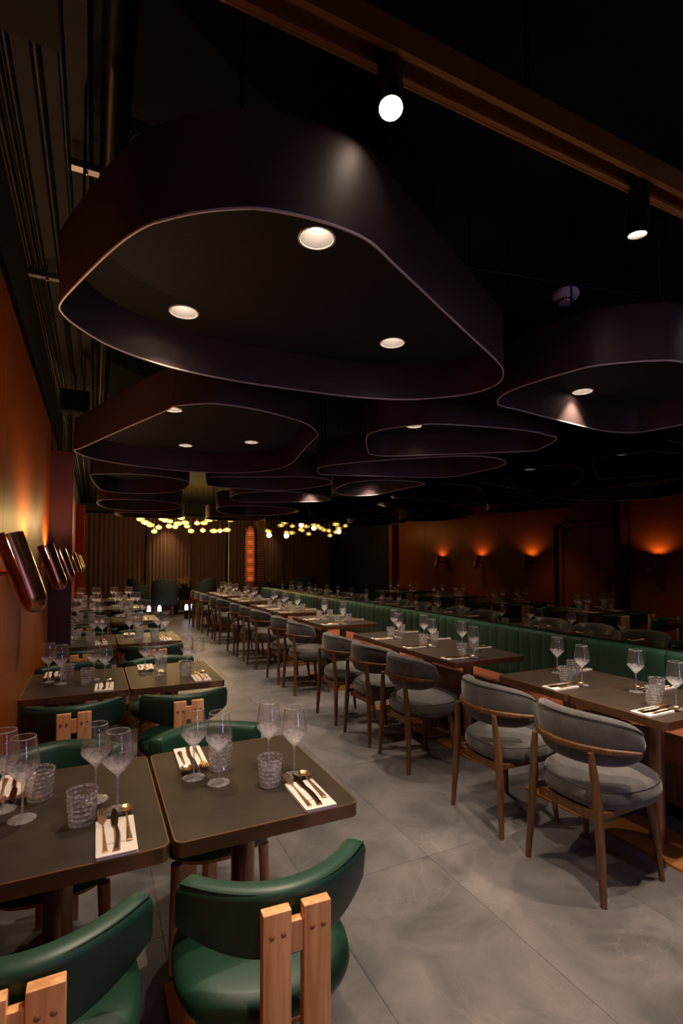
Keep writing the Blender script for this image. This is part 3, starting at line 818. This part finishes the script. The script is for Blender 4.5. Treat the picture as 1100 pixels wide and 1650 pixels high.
# ------------------------------------------------------------------ tableware prototypes (meshes)
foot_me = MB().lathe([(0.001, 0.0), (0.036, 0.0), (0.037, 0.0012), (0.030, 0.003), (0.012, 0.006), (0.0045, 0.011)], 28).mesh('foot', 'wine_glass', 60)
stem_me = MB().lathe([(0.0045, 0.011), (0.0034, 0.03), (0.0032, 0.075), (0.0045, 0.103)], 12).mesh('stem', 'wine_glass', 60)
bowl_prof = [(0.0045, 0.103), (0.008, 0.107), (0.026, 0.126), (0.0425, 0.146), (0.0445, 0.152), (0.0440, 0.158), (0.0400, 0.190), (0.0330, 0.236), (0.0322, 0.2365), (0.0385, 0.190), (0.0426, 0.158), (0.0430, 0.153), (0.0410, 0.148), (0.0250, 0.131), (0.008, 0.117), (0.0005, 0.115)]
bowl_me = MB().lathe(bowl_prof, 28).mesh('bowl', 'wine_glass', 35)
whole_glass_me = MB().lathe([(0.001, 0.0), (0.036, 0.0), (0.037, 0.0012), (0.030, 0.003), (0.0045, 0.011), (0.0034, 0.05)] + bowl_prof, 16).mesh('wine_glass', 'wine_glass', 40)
em = MB()
for k in range(9):
    a0 = math.radians(-11 + k * 2.5)
    r0 = 0.0418
    em.add([(r0 * math.cos(a), r0 * math.sin(a), z) for a, z in ((a0, 0.182), (a0 + 0.035, 0.182), (a0 + 0.035, 0.1845), (a0, 0.1845))], [(0, 1, 2, 3)])
em.add([(0.0412 * math.cos(a), 0.0412 * math.sin(a), z) for a, z in ((-0.02, 0.188), (0.03, 0.189), (0.02, 0.194), (-0.01, 0.192))], [(0, 1, 2, 3)])
etch_me = em.mesh('etched_mark', 'etched')

def tumbler_mesh(seg, rows, name):
    rnd = random.Random(5)
    vs = []; fs = []
    H = 0.094
    for i in range(rows):
        z = H * i / (rows - 1)
        base = 0.0335 + 0.0085 * (z / H)
        band = (i % 3 == 0)
        for k in range(seg):
            a = 2 * PI * (k + (0.5 if (i // 3) % 2 else 0)) / seg
            r = base + (0.0 if i in (0, rows - 1) else (-0.0016 if band else 0.0010 + rnd.uniform(-0.0012, 0.0012)))
            vs.append((r * math.cos(a), r * math.sin(a), z))
    inner = [(0.0400, H), (0.0385, H * 0.6), (0.0340, 0.020), (0.030, 0.012), (0.0005, 0.011)]
    for r, z in inner:
        for k in range(seg):
            a = 2 * PI * k / seg
            vs.append((r * math.cos(a), r * math.sin(a), z))
    n = rows + len(inner)
    for i in range(n - 1):
        for k in range(seg):
            k2 = (k + 1) % seg
            fs.append((i * seg + k, i * seg + k2, (i + 1) * seg + k2, (i + 1) * seg + k))
    fs.append(tuple(reversed(range(seg))))
    return MB().add(vs, fs).mesh(name, 'tumbler_glass', 12)
tumb_hi = tumbler_mesh(26, 19, 'tumbler'); tumb_lo = tumbler_mesh(12, 10, 'tumbler')

nap_me = MB().prism(rrect(-0.050, 0.050, -0.100, 0.100, 0.004, 2), 0.0005, 0.0035).prism(rrect(-0.0485, 0.0485, -0.099, 0.0995, 0.004, 2), 0.0035, 0.0065).prism(rrect(-0.0495, 0.0495, -0.100, 0.0985, 0.004, 2), 0.0065, 0.0095).mesh('napkin', 'napkin')
pm = MB()
for k in range(9):
    pm.box(-0.030 + k * 0.0068, -0.0262 + k * 0.0068, -0.045, -0.0405, 0.0095, 0.0098)
print_me = pm.mesh('printed_mark', 'napkin_print')

def handle_loops(y0, y1, w0, w1, z, th):
    L_ = []
    for k in range(7):
        q = k / 6
        wd = w0 + (w1 - w0) * (q ** 1.5)
        y = y0 + (y1 - y0) * q
        L_.append([(-wd, y, z), (-wd * 0.6, y, z + th), (wd * 0.6, y, z + th), (wd, y, z)])
    return L_
fk = MB().loft(handle_loops(0.045, -0.110, 0.0025, 0.0075, 0, 0.0035))
fk.add([(-0.0025, 0.045, 0.0), (0.0025, 0.045, 0), (0.012, 0.068, 0.001), (0.012, 0.085, 0.003), (-0.012, 0.085, 0.003), (-0.012, 0.068, 0.001),
        (-0.0025, 0.045, 0.003), (0.0025, 0.045, 0.003), (0.012, 0.068, 0.004), (0.012, 0.085, 0.006), (-0.012, 0.085, 0.006), (-0.012, 0.068, 0.004)],
       [(5, 4, 3, 2, 1, 0), (6, 7, 8, 9, 10, 11)] + [(i, (i + 1) % 6, 6 + (i + 1) % 6, 6 + i) for i in range(6)])
for k in range(4):
    x = -0.0102 + k * 0.0068
    fk.loft([[(x - 0.0018, y, z), (x + 0.0018, y, z), (x + 0.0018, y, z + 0.003), (x - 0.0018, y, z + 0.003)] for y, z in ((0.083, 0.003), (0.105, 0.006), (0.124, 0.007))])
fork_me = fk.mesh('fork', 'rose_gold', 50)
kh = []
for k in range(9):
    q = k / 8
    y = 0.02 - 0.135 * q
    cxo = 0.004 * math.sin(q * PI * 1.1)
    wd = 0.0065 + 0.0035 * math.sin(q * PI) ** 2 * (0.5) + 0.003 * max(0, q - 0.7) / 0.3
    kh.append([(cxo - wd, y, 0.001), (cxo - wd * 0.6, y, 0.007), (cxo + wd * 0.6, y, 0.007), (cxo + wd, y, 0.001)])
khandle_me = MB().loft(kh).mesh('handle', 'dark_bronze', 50)
kblade_me = MB().prism([(-0.008, 0.018), (0.007, 0.018), (0.0095, 0.06), (0.009, 0.09), (0.003, 0.115), (-0.004, 0.120), (-0.009, 0.09), (-0.010, 0.05)], 0.003, 0.0050).mesh('blade', 'dark_bronze')
sp = MB()
loops = []
for r, z in ((0.0, 0.0005), (0.4, 0.001), (0.75, 0.0035), (0.95, 0.0075), (1.0, 0.0095)):
    loops.append([(0.020 * r * math.cos(2 * PI * k / 20), 0.085 + 0.026 * r * math.sin(2 * PI * k / 20), z) for k in range(20)])
for r, z in ((0.97, 0.0095), (0.9, 0.0075), (0.7, 0.0045), (0.4, 0.0025), (0.02, 0.002)):
    loops.append([(0.020 * r * math.cos(2 * PI * k / 20), 0.085 + 0.026 * r * math.sin(2 * PI * k / 20), z) for k in range(20)])
sp.loft(loops, close=False)
sp.loft(handle_loops(0.062, -0.095, 0.0028, 0.0080, 0.002, 0.004))
spoon_me = sp.mesh('spoon', 'rose_gold', 60)

def put(name, me, P, rz, z, label, cat, group):
    o = new_obj(name, me)
    o.location = (P[0], P[1], z); o.rotation_euler = (0, 0, rz)
    return setp(o, label, cat, group)

def setting(tx, ty, rz, where, hi, two_wine, gs, rnd):
    """one cover: tx,ty table centre, rz turns the diner's forward direction; where = words that say which cover"""
    ca, sa = math.cos(rz), math.sin(rz)
    def W(a, b): return (tx + a * ca - b * sa, ty + a * sa + b * ca)
    j = lambda s: rnd.uniform(-s, s)
    na = rz + j(0.05)
    nx, ny = 0.145 + j(0.006), -0.243
    z = TH + 0.0006
    n = put('napkin', nap_me, W(nx, ny), na, z, 'folded cream napkin, ' + where, 'napkin', gs + ' napkins')
    if hi and two_wine:
        new_obj('printed_mark', print_me, n)
    zc = z + 0.0100
    put('fork', fork_me, W(nx - 0.030, ny + 0.028), na + j(0.03), zc, 'rose-gold fork, ' + where, 'fork', gs + ' forks')
    k = thing('knife', (*W(nx, ny + 0.030), zc), na + j(0.03), 'bronze knife, ' + where, 'knife', gs + ' knives')
    new_obj('handle', khandle_me, k); new_obj('blade', kblade_me, k)
    put('spoon', spoon_me, W(nx + 0.032, ny + 0.046), na + j(0.03), zc, 'rose-gold round spoon, ' + where, 'spoon', gs + ' spoons')
    put('tumbler', tumb_hi if hi else tumb_lo, W(0.060 + j(0.008), -0.105 + j(0.01)), rz + j(1.5), z, 'ribbed glass tumbler, ' + where, 'tumbler', gs + ' tumblers')
    wl_ = [(0.095, 0.022, 'left '), (0.158, -0.070, 'right ')] if two_wine else [(0.155, -0.070, '')]
    for a, b, side in wl_:
        P = W(a + j(0.006), b + j(0.008))
        lab = side + 'wine glass, ' + where
        if hi:
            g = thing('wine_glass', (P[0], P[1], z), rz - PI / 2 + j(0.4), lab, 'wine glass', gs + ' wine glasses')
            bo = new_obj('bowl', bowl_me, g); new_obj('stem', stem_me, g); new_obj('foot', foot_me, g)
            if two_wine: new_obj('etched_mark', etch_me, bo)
        else:
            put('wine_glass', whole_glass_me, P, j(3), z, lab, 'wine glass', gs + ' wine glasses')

rnd = random.Random(11)
L_ROWS = [1.432, 3.241, 5.012, 6.80, 8.58, 10.36]
LX = {'wall-side': -0.082, 'aisle-side': 0.478}
for r, y0 in enumerate(L_ROWS):
    for side, tx in LX.items():
        ty = y0 + TDP / 2
        place_table(tx, ty, 0, 'dark brown-topped table, %s, %s row of green chairs' % (side, ORD[r]), 'left-hand dining tables')
        setting(tx, ty, 0, 'near cover, %s table, %s green-chair row' % (side, ORD[r]), r < 3, True, 'left-hand', rnd)
        setting(tx, ty, PI, 'far cover, %s table, %s green-chair row' % (side, ORD[r]), r < 3, True, 'left-hand', rnd)

R_GROUPS = [(1.500, 2), (3.033, 3), (5.345, 2), (6.880, 3), (9.15, 2), (10.68, 3)]
R_TX = 2.385 + TDP / 2
G_WORD = ['nearest', 'second', 'third', 'fourth', 'fifth', 'farthest']
for g, (y0, n) in enumerate(R_GROUPS):
    nm = ['near', 'far'] if n == 2 else ['near', 'middle', 'far']
    for k in range(n):
        ty = y0 + TWD * (k + 0.5)
        place_table(R_TX, ty, -PI / 2, 'dark brown-topped table, %s one of %s banquette group' % (nm[k], G_WORD[g]), 'banquette tables')
        setting(R_TX, ty, -PI / 2, 'grey-chair side, %s table, %s banquette group' % (nm[k], G_WORD[g]), g < 2, False, 'banquette', rnd)
        setting(R_TX, ty, PI / 2, 'bench side, %s table, %s banquette group' % (nm[k], G_WORD[g]), g < 2, False, 'banquette', rnd)

# ================================================================== green chairs
def make_green(label):
    t = thing('green_chair', label=label, cat='chair')
    # curved padded back: sitter faces +Y, the back wraps forward at its ends
    def loop(q, grow=0.0, th=0.034):
        a = -0.216 + 0.432 * q
        yb = -0.215 + 2.45 * a * a
        zt = 0.757 + 0.004 * math.cos(a * 12)
        e = abs(a) / 0.216
        zb = 0.578 + 0.050 * e ** 2.2
        nx, ny = -2 * 2.45 * a, 1.0
        l = math.hypot(nx, ny); nx /= l; ny /= l
        h = (zt - zb) / 2; zc = (zt + zb) / 2
        out = []
        for x, z in rrect(-th, th, -h, h, min(th * 0.8, 0.026), 4):
            out.append((a + nx * x, yb + ny * x - 0.20 * (z + zc - 0.66), zc + z))
        return out
    loops = []
    N_ = 22
    for i in range(N_ + 1):
        loops.append(loop(i / N_))
    def shrink(lp, s_, dx):
        cx = sum(p[0] for p in lp) / len(lp); cyy = sum(p[1] for p in lp) / len(lp); cz = sum(p[2] for p in lp) / len(lp)
        return [(cx + (p[0] - cx) * s_ + dx, cyy + (p[1] - cyy) * s_, cz + (p[2] - cz) * (1 - (1 - s_) * 0.35)) for p in lp]
    loops = [shrink(loops[0], 0.45, -0.010), shrink(loops[0], 0.80, -0.007)] + loops + [shrink(loops[-1], 0.80, 0.007), shrink(loops[-1], 0.45, 0.010)]
    bk = MB().loft(loops).obj('backrest', 'green_leather', t, smooth=45)
    st = MB()
    for dz, dn in ((0.7515, -0.0245),):
        pts = []
        for i in range(N_ + 1):
            a = -0.216 + 0.432 * i / N_
            nx, ny = -4.9 * a, 1.0
            l = math.hypot(nx, ny)
            pts.append((a + nx / l * dn, -0.215 + 2.45 * a * a + ny / l * dn - 0.20 * (dz - 0.66), dz))
        st.tube(pts, 0.0022, 6)
    st.obj('top_seam', 'green_stitch', bk, smooth=60)
    # seat
    seat = MB(); L2 = []
    for s_, z in ((0.55, 0.398), (0.88, 0.400), (0.97, 0.412), (1.0, 0.432), (0.985, 0.452), (0.93, 0.466), (0.80, 0.474), (0.55, 0.478), (0.2, 0.479)):
        L2.append([(x, y, z) for x, y in superloop(0.236 * s_, 0.236 * s_, 2.5, 36, 0, 0.035)])
    seat.loft(L2).obj('seat', 'green_leather', t, smooth=50)
    MB().prism(superloop(0.19, 0.19, 2.6, 28, 0, 0.03), 0.375, 0.398).obj('seat_board', 'pale_wood', t, smooth=40)
    # two flat wooden posts with pegs and the little bridge between them
    for sx in (-1, 1):
        x = sx * 0.0460
        p = MB().box(x - 0.032, x + 0.032, -0.300, -0.271, 0.0, 0.738, bev=0.003).obj('post', 'pale_wood', t, smooth=30)
        for dx in (-0.013, 0.013):
            MB().lathe([(0.006, -0.002), (0.006, 0.0025), (0.004, 0.004), (0.0005, 0.0042)], 12).xform(Matrix.Translation((x + dx, -0.300, 0.690)) @ Matrix.Rotation(PI / 2, 4, 'X')).obj('peg', 'peg', p, smooth=50)
    MB().box(-0.0145, 0.0145, -0.294, -0.273, 0.640, 0.708, bev=0.002).obj('bridge', 'pale_wood', t)
    MB().box(-0.0145, 0.0145, -0.294, -0.273, 0.345, 0.400, bev=0.002).obj('bridge', 'pale_wood', t)
    MB().box(-0.03, 0.03, -0.2725, 0.02, 0.335, 0.375, bev=0.003).obj('seat_rail', 'pale_wood', t)
    for sx in (-1, 1):
        MB().tube([(sx * 0.165, 0.17, 0.378), (sx * 0.172, 0.178, 0.2), (sx * 0.180, 0.186, 0.0)], [0.021, 0.019, 0.014], 12).obj('leg', 'pale_wood', t, smooth=40)
    return t
GREEN0 = None
def place_green(x, y, rz, label):
    global GREEN0
    g = 'green leather chairs at the left-hand tables'
    if GREEN0 is None:
        GREEN0 = make_green(label); GREEN0.location = (x, y, 0); GREEN0.rotation_euler = (0, 0, rz); GREEN0['group'] = g
    else:
        copy_tree(GREEN0, (x, y, 0), rz, label, g)
rnd = random.Random(4)
for r, y0 in enumerate(L_ROWS):
    for side, tx in (('wall-side', -0.112), ('aisle-side', 0.430)):
        dx = 0.0 if r == 0 else (0.057 if side == 'aisle-side' else 0.02) + rnd.uniform(-0.012, 0.012)
        place_green(tx + dx, y0 - 0.055 + (0 if r == 0 else rnd.uniform(-0.01, 0.015)), math.radians(rnd.uniform(-1.5, 1.5)) if r else (math.radians(-3.0) if side == 'aisle-side' else 0),
                    'green leather chair seen from behind, %s, %s table row' % (side, ORD[r]))
        place_green(tx + (0.035 if side == 'aisle-side' else 0.0) + rnd.uniform(-0.01, 0.01), y0 + TDP + 0.065 + rnd.uniform(-0.01, 0.01), PI + math.radians(rnd.uniform(-1.5, 1.5)),
                    'green leather chair facing the camera, %s, %s table row' % (side, ORD[r]))

# ================================================================== grey chairs
def make_grey(label):
    t = thing('grey_chair', label=label, cat='chair')
    RC = 0.262; YC = 0.075
    loops = []; pipe = []
    NN = 30; A = math.radians(76)
    for i in range(NN + 1):
        q = -1 + 2 * i / NN
        e = max(0.0, 1 - abs(q) ** 3.2) ** (1 / 2.6)
        e = max(e, 0.05)
        hh = 0.121 * e; th = 0.044 * max(e, 0.12) ** 0.7
        a = q * A
        zc = 0.684 - 0.014 * q * q
        lp = []
        for x, z in superloop(th, hh, 2.5, 20):
            rr = RC + x + 0.16 * (zc + z - 0.66) * 0.6
            lp.append((rr * math.sin(a), YC - rr * math.cos(a) + 0.02, zc + z))
        loops.append(lp)
        zz = zc + hh * 0.86
        rr = RC + th * 0.74 + 0.16 * (zz - 0.66) * 0.6
        if e > 0.3: pipe.append((rr * math.sin(a), YC - rr * math.cos(a) + 0.02, zz))
    bk = MB().loft(loops).obj('backrest', 'grey_velvet', t, smooth=60)
    MB().tube(pipe, 0.0028, 6).obj('piping', 'grey_piping', bk, smooth=60)
    # bent rail behind the back
    L3 = []
    for i in range(25):
        q = -1 + 2 * i / 24
        a = q * math.radians(66)
        w_ = 0.016 * (1 - 0.45 * abs(q) ** 4); d_ = 0.011 * (1 - 0.4 * abs(q) ** 4)
        R_ = RC + 0.0500
        L3.append([((R_ + x) * math.sin(a), YC - (R_ + x) * math.cos(a) + 0.02, 0.650 + z) for x, z in rrect(-d_, d_, -w_, w_, 0.008, 3)])
    MB().loft(L3).obj('back_rail', 'walnut', t, smooth=40)
    for sx in (-1, 1):
        MB().tube([(sx * 0.214, -0.200, 0.0), (sx * 0.200, -0.193, 0.20), (sx * 0.183, -0.187, 0.42), (sx * 0.170, -0.196, 0.56), (sx * 0.160, -0.199, 0.642)],
                  [0.0135, 0.0185, 0.0215, 0.0175, 0.0135], 14).obj('leg', 'walnut', t, smooth=40)
        MB().tube([(sx * 0.205, 0.215, 0.0), (sx * 0.192, 0.195, 0.20), (sx * 0.175, 0.170, 0.405)], [0.0125, 0.0165, 0.020], 14).obj('leg', 'walnut', t, smooth=40)
        MB().box(-0.012, 0.012, -0.175, 0.175, 0.352, 0.378, bev=0.003).xform(Matrix.Translation((sx * 0.180, -0.006, 0)) @ Matrix.Rotation(0.0, 4, 'Z')).obj('side_rail', 'walnut', t)
    MB().box(-0.172, 0.172, -0.166, -0.142, 0.322, 0.368, bev=0.004).obj('rear_rail', 'walnut', t)
    MB().box(-0.168, 0.168, 0.158, 0.182, 0.352, 0.378, bev=0.003).obj('front_rail', 'walnut', t)
    L4 = []
    for s_, z in ((0.5, 0.376), (0.86, 0.378), (0.965, 0.392), (1.0, 0.422), (0.992, 0.450), (0.955, 0.470), (0.87, 0.485), (0.65, 0.497), (0.3, 0.502)):
        lp = []
        for x, y in superloop(0.252 * s_, 0.240 * s_, 2.7, 40, 0, 0.055):
            k = 1.0 - 0.10 * max(0.0, (0.055 - y)) / 0.24
            lp.append((x * k, y, z + 0.010 * (y - 0.05) / 0.24))
        L4.append(lp)
    se = MB().loft(L4).obj('seat', 'grey_velvet', t, smooth=60)
    pl = []
    for x, y in superloop(0.252 * 0.962, 0.240 * 0.962, 2.7, 40, 0, 0.055) :
        k = 1.0 - 0.10 * max(0.0, (0.055 - y)) / 0.24
        pl.append((x * k, y, 0.4665 + 0.010 * (y - 0.05) / 0.24))
    pl.append(pl[0])
    MB().tube(pl, 0.0028, 6).obj('piping', 'grey_piping', se, smooth=60)
    return t
GREY0 = None
GY = [1.762, 2.366, 3.28, 3.87, 4.476, 5.579, 6.172, 7.117, 7.728, 8.335, 9.416, 10.05, 11.0, 11.6, 12.2]
rnd = random.Random(9)
for i, y in enumerate(GY):
    x = 2.205 + (0.02 if i > 4 else 0.0) + rnd.uniform(-0.008, 0.008)
    lab = 'grey velvet chair with walnut legs, %s from the camera along the aisle' % ('nearest' if i == 0 else ORD[i])
    if GREY0 is None:
        GREY0 = make_grey(lab); GREY0.location = (x, y, 0); GREY0.rotation_euler = (0, 0, -PI / 2); GREY0['group'] = 'grey chairs along the aisle'
    else:
        copy_tree(GREY0, (x, y, 0), -PI / 2 + math.radians(rnd.uniform(-2, 2)), lab, 'grey chairs along the aisle')

# ================================================================== banquette
bq = thing('banquette', (0, 0, 0), label='long banquette with green channelled back and terracotta seat cushions', cat='banquette')
BX0, BX1 = 3.02, 3.40
MB().box(BX0 + 0.05, X_MIR - 0.02, 0.2, Y_END, 0.0, 0.09).obj('plinth', 'black_metal', bq)
MB().box(BX0 + 0.015, X_MIR - 0.02, 0.2, Y_END, 0.09, 0.33, bev=0.004).obj('bench_box', 'walnut', bq)
mod = 0.62
nmod = int((Y_END - 0.2) / mod)
mod = (Y_END - 0.2) / nmod
cush = MB(); LL = []
for s_, z in ((0.97, 0.331), (1.0, 0.345), (1.0, 0.425), (0.985, 0.447), (0.95, 0.460), (0.5, 0.466)):
    LL.append([(x, y, z) for x, y in superloop((BX1 - BX0) / 2 * s_, (mod / 2 - 0.002) * (1 - (1 - s_) * 0.6), 12, 40)])
cush_me = cush.loft(LL).mesh('seat_cushion', 'terracotta_leather', 40)
# a back panel of five upright channels
bp = MB()
CH = 5
cw = (mod - 0.006) / CH
for k in range(CH):
    yc = -mod / 2 + 0.003 + cw * (k + 0.5)
    lps = []
    for z, f in ((0.43, 0.7), (0.50, 1.0), (0.80, 1.0), (0.855, 0.85), (0.883, 0.45), (0.890, 0.1)):
        lp = []
        for m_ in range(9):
            q = -1 + m_ / 4
            lp.append((-0.009 * f * (1 - abs(q) ** 3) - 0.028 * (0.35 + 0.65 * f), yc + q * cw / 2 * 0.996, z))
        lp.append((0.045, yc + cw / 2 * 0.996, z)); lp.append((0.045, yc - cw / 2 * 0.996, z))
        lps.append(lp)
    bp.loft(lps)
back_me = bp.mesh('back_panel', 'green_leather', 50)
for i in range(nmod):
    y = 0.2 + mod * (i + 0.5)
    o = new_obj('seat_cushion', cush_me, bq); o.location = ((BX0 + BX1) / 2, y, 0)
    o = new_obj('back_panel', back_me, bq); o.location = (3.475, y, 0)

# ================================================================== pendants over the far table
PENDANTS = [(0.92, 12.49, 2.44), (0.99, 12.85, 2.5), (1.05, 12.64, 2.38), (1.22, 13.25, 2.36), (1.26, 12.75, 2.18), (1.31, 12.28, 2.25), (1.36, 12.22, 2.45), (1.55, 13.2, 2.49), (1.61, 12.75, 2.43), (1.53, 12.24, 2.28), (1.82, 13.39, 2.34), (1.73, 12.33, 2.35), (1.93, 13.2, 2.56), (1.96, 12.77, 2.41), (2.04, 12.97, 2.34), (2.04, 12.38, 2.19), (2.28, 12.96, 2.42), (2.5, 13.24, 2.45), (2.54, 12.83, 2.5), (3.14, 13.09, 2.54), (2.43, 13.01, 2.25), (2.55, 12.28, 2.2), (2.88, 13.11, 2.26), (3.01, 12.91, 2.27), (2.66, 12.56, 2.52)]
def pend_meshes(r):
    prof = [(0.012, 0.052)] + [(r * math.sin(PI * k / 14 * 0.93 + 0.22), 0.050 * math.cos(PI * k / 14 * 0.93 + 0.22)) for k in range(14)] + [(0.001, -0.051)]
    return MB().lathe(prof, 18).mesh('shade', 'amber_glass', 60)
shade_s = [pend_meshes(0.070), pend_meshes(0.095)]
pbulb_me = MB().lathe([(0.001, 0.026), (0.018, 0.018), (0.026, 0.0), (0.018, -0.018), (0.001, -0.026)], 12).mesh('bulb', 'lamp_amber', 60)
rnd = random.Random(2)
order = sorted(range(len(PENDANTS)), key=lambda i: PENDANTS[i][0] / PENDANTS[i][1])
for rank, i in enumerate(order):
    x, y, z = PENDANTS[i]
    big = rnd.random() < 0.45
    num = (ORD[rank] if rank < 20 else ['twenty-first', 'twenty-second', 'twenty-third', 'twenty-fourth', 'last'][rank - 20])
    num = 'first' if rank == 0 else num
    t = thing('pendant_lamp', (x, y, z), label='%s amber glass pendant, %s from the left in the far cluster' % ('wide' if big else 'small', num), cat='pendant lamp', group='amber glass pendants')
    new_obj('shade', shade_s[1 if big else 0], t); new_obj('bulb', pbulb_me, t)
    MB().tube([(0, 0, 0.050), (0, 0, Z_CEIL - z)], 0.004, 6).obj('cord', 'black_metal', t, smooth=40)
    MB().lathe([(0.014, 0.046), (0.014, 0.075), (0.004, 0.085)], 10).obj('cap', 'bronze', t, smooth=40)
    if rank % 5 == 2:
        add_light('POINT', 'pendant_light', (0, 0, -0.09), POWER_PENDANT * 5, (1.0, 0.66, 0.30), t, size=0.06)

# ================================================================== round table, armchairs and flowers in front of the curtain
rt_ = thing('round_table', (2.05, 15.1, 0), label='black round table with a flower arrangement in front of the curtain', cat='table')
MB().lathe([(0.001, 0.70), (0.49, 0.70), (0.50, 0.715), (0.50, 0.735), (0.49, 0.745), (0.001, 0.745)], 40).obj('tabletop', 'black_gloss', rt_, smooth=40)
MB().lathe([(0.30, 0.0), (0.30, 0.02), (0.10, 0.05), (0.08, 0.40), (0.12, 0.70)], 28).obj('pedestal', 'black_gloss', rt_, smooth=40)
MB().lathe([(0.485, 0.40), (0.49, 0.70)], 40).obj('table_skirt', 'black_gloss', rt_, smooth=40)
fl = thing('flower_arrangement', (2.30, 15.0, 0.746), label='low gold flower arrangement on the black round table', cat='flowers')
MB().lathe([(0.05, 0.0), (0.09, 0.05), (0.08, 0.10), (0.07, 0.11)], 18).obj('vase', 'black_gloss', fl, smooth=50)
rnd = random.Random(8)
for k in range(34):
    a = rnd.uniform(0, 2 * PI); r = rnd.uniform(0.03, 0.24); z = 0.17 + 0.14 * (1 - (r / 0.25) ** 2) * rnd.uniform(0.5, 1.1)
    s_ = rnd.uniform(0.022, 0.042)
    mb = MB()
    for q in range(5):
        b_ = 2 * PI * q / 5 + a
        mb.add([(0, 0, 0), (s_ * 0.6 * math.cos(b_ - 0.5), s_ * 0.6 * math.sin(b_ - 0.5), s_ * 0.35), (s_ * math.cos(b_), s_ * math.sin(b_), s_ * 0.55), (s_ * 0.6 * math.cos(b_ + 0.5), s_ * 0.6 * math.sin(b_ + 0.5), s_ * 0.35)], [(0, 1, 2, 3)])
    mb.tube([(0, 0, 0), (-r * math.cos(a) * 0.7, -r * math.sin(a) * 0.7, -z + 0.08)], 0.003, 5)
    o = mb.obj('blossom', 'flower_gold', fl); o.location = (r * math.cos(a), r * math.sin(a), z)
def armchair(x, y, rz, label):
    t = thing('armchair', (x, y, 0), rz, label, 'armchair', 'dark armchairs at the round table')
    L_ = []
    for s_, z in ((0.9, 0.30), (1.0, 0.33), (1.0, 0.42), (0.9, 0.46), (0.3, 0.47)):
        L_.append([(px, py, z) for px, py in superloop(0.27 * s_, 0.27 * s_, 3, 28)])
    MB().loft(L_).obj('seat', 'dark_green_fabric', t, smooth=50)
    L_ = []
    for i in range(21):
        q = -1 + i / 10
        a = q * math.radians(105)
        zt = 1.02 - 0.32 * abs(q) ** 2.5
        L_.append([((0.30 + px) * math.sin(a), -(0.30 + px) * math.cos(a), 0.5 * (zt + 0.32) + pz) for px, pz in rrect(-0.035, 0.035, -(zt - 0.32) / 2, (zt - 0.32) / 2, 0.03, 3)])
    MB().loft(L_).obj('backrest', 'dark_green_fabric', t, smooth=50)
    for sx in (-1, 1):
        for sy in (-1, 1):
            MB().tube([(sx * 0.20, sy * 0.20, 0.31), (sx * 0.23, sy * 0.23, 0.0)], [0.02, 0.013], 10).obj('leg', 'walnut', t, smooth=40)
armchair(1.68, 14.25, -0.2, 'dark green armchair with its back to the room by the round table')
armchair(2.75, 14.55, 0.7, 'dark armchair at the right of the round table')
armchair(1.15, 14.95, -1.2, 'dark armchair at the left of the round table')
for k, (x, y) in enumerate(((1.25, 13.70), (1.50, 13.68), (2.16, 13.70), (2.30, 13.72))):
    t = thing('floor_lantern', (x, y, 0), label='low violet-white floor lantern, %s from the left by the armchairs' % ['first', 'second', 'third', 'fourth'][k], cat='lantern', group='violet floor lanterns')
    MB().lathe([(0.001, 0.0), (0.05, 0.0), (0.05, 0.22), (0.045, 0.22), (0.042, 0.18)], 18).obj('housing', 'black_metal', t, smooth=40)
    MB().lathe([(0.001, 0.37), (0.024, 0.36), (0.042, 0.32), (0.044, 0.25), (0.038, 0.185), (0.001, 0.185)], 16).obj('lens', 'lamp_violet', t, smooth=60)
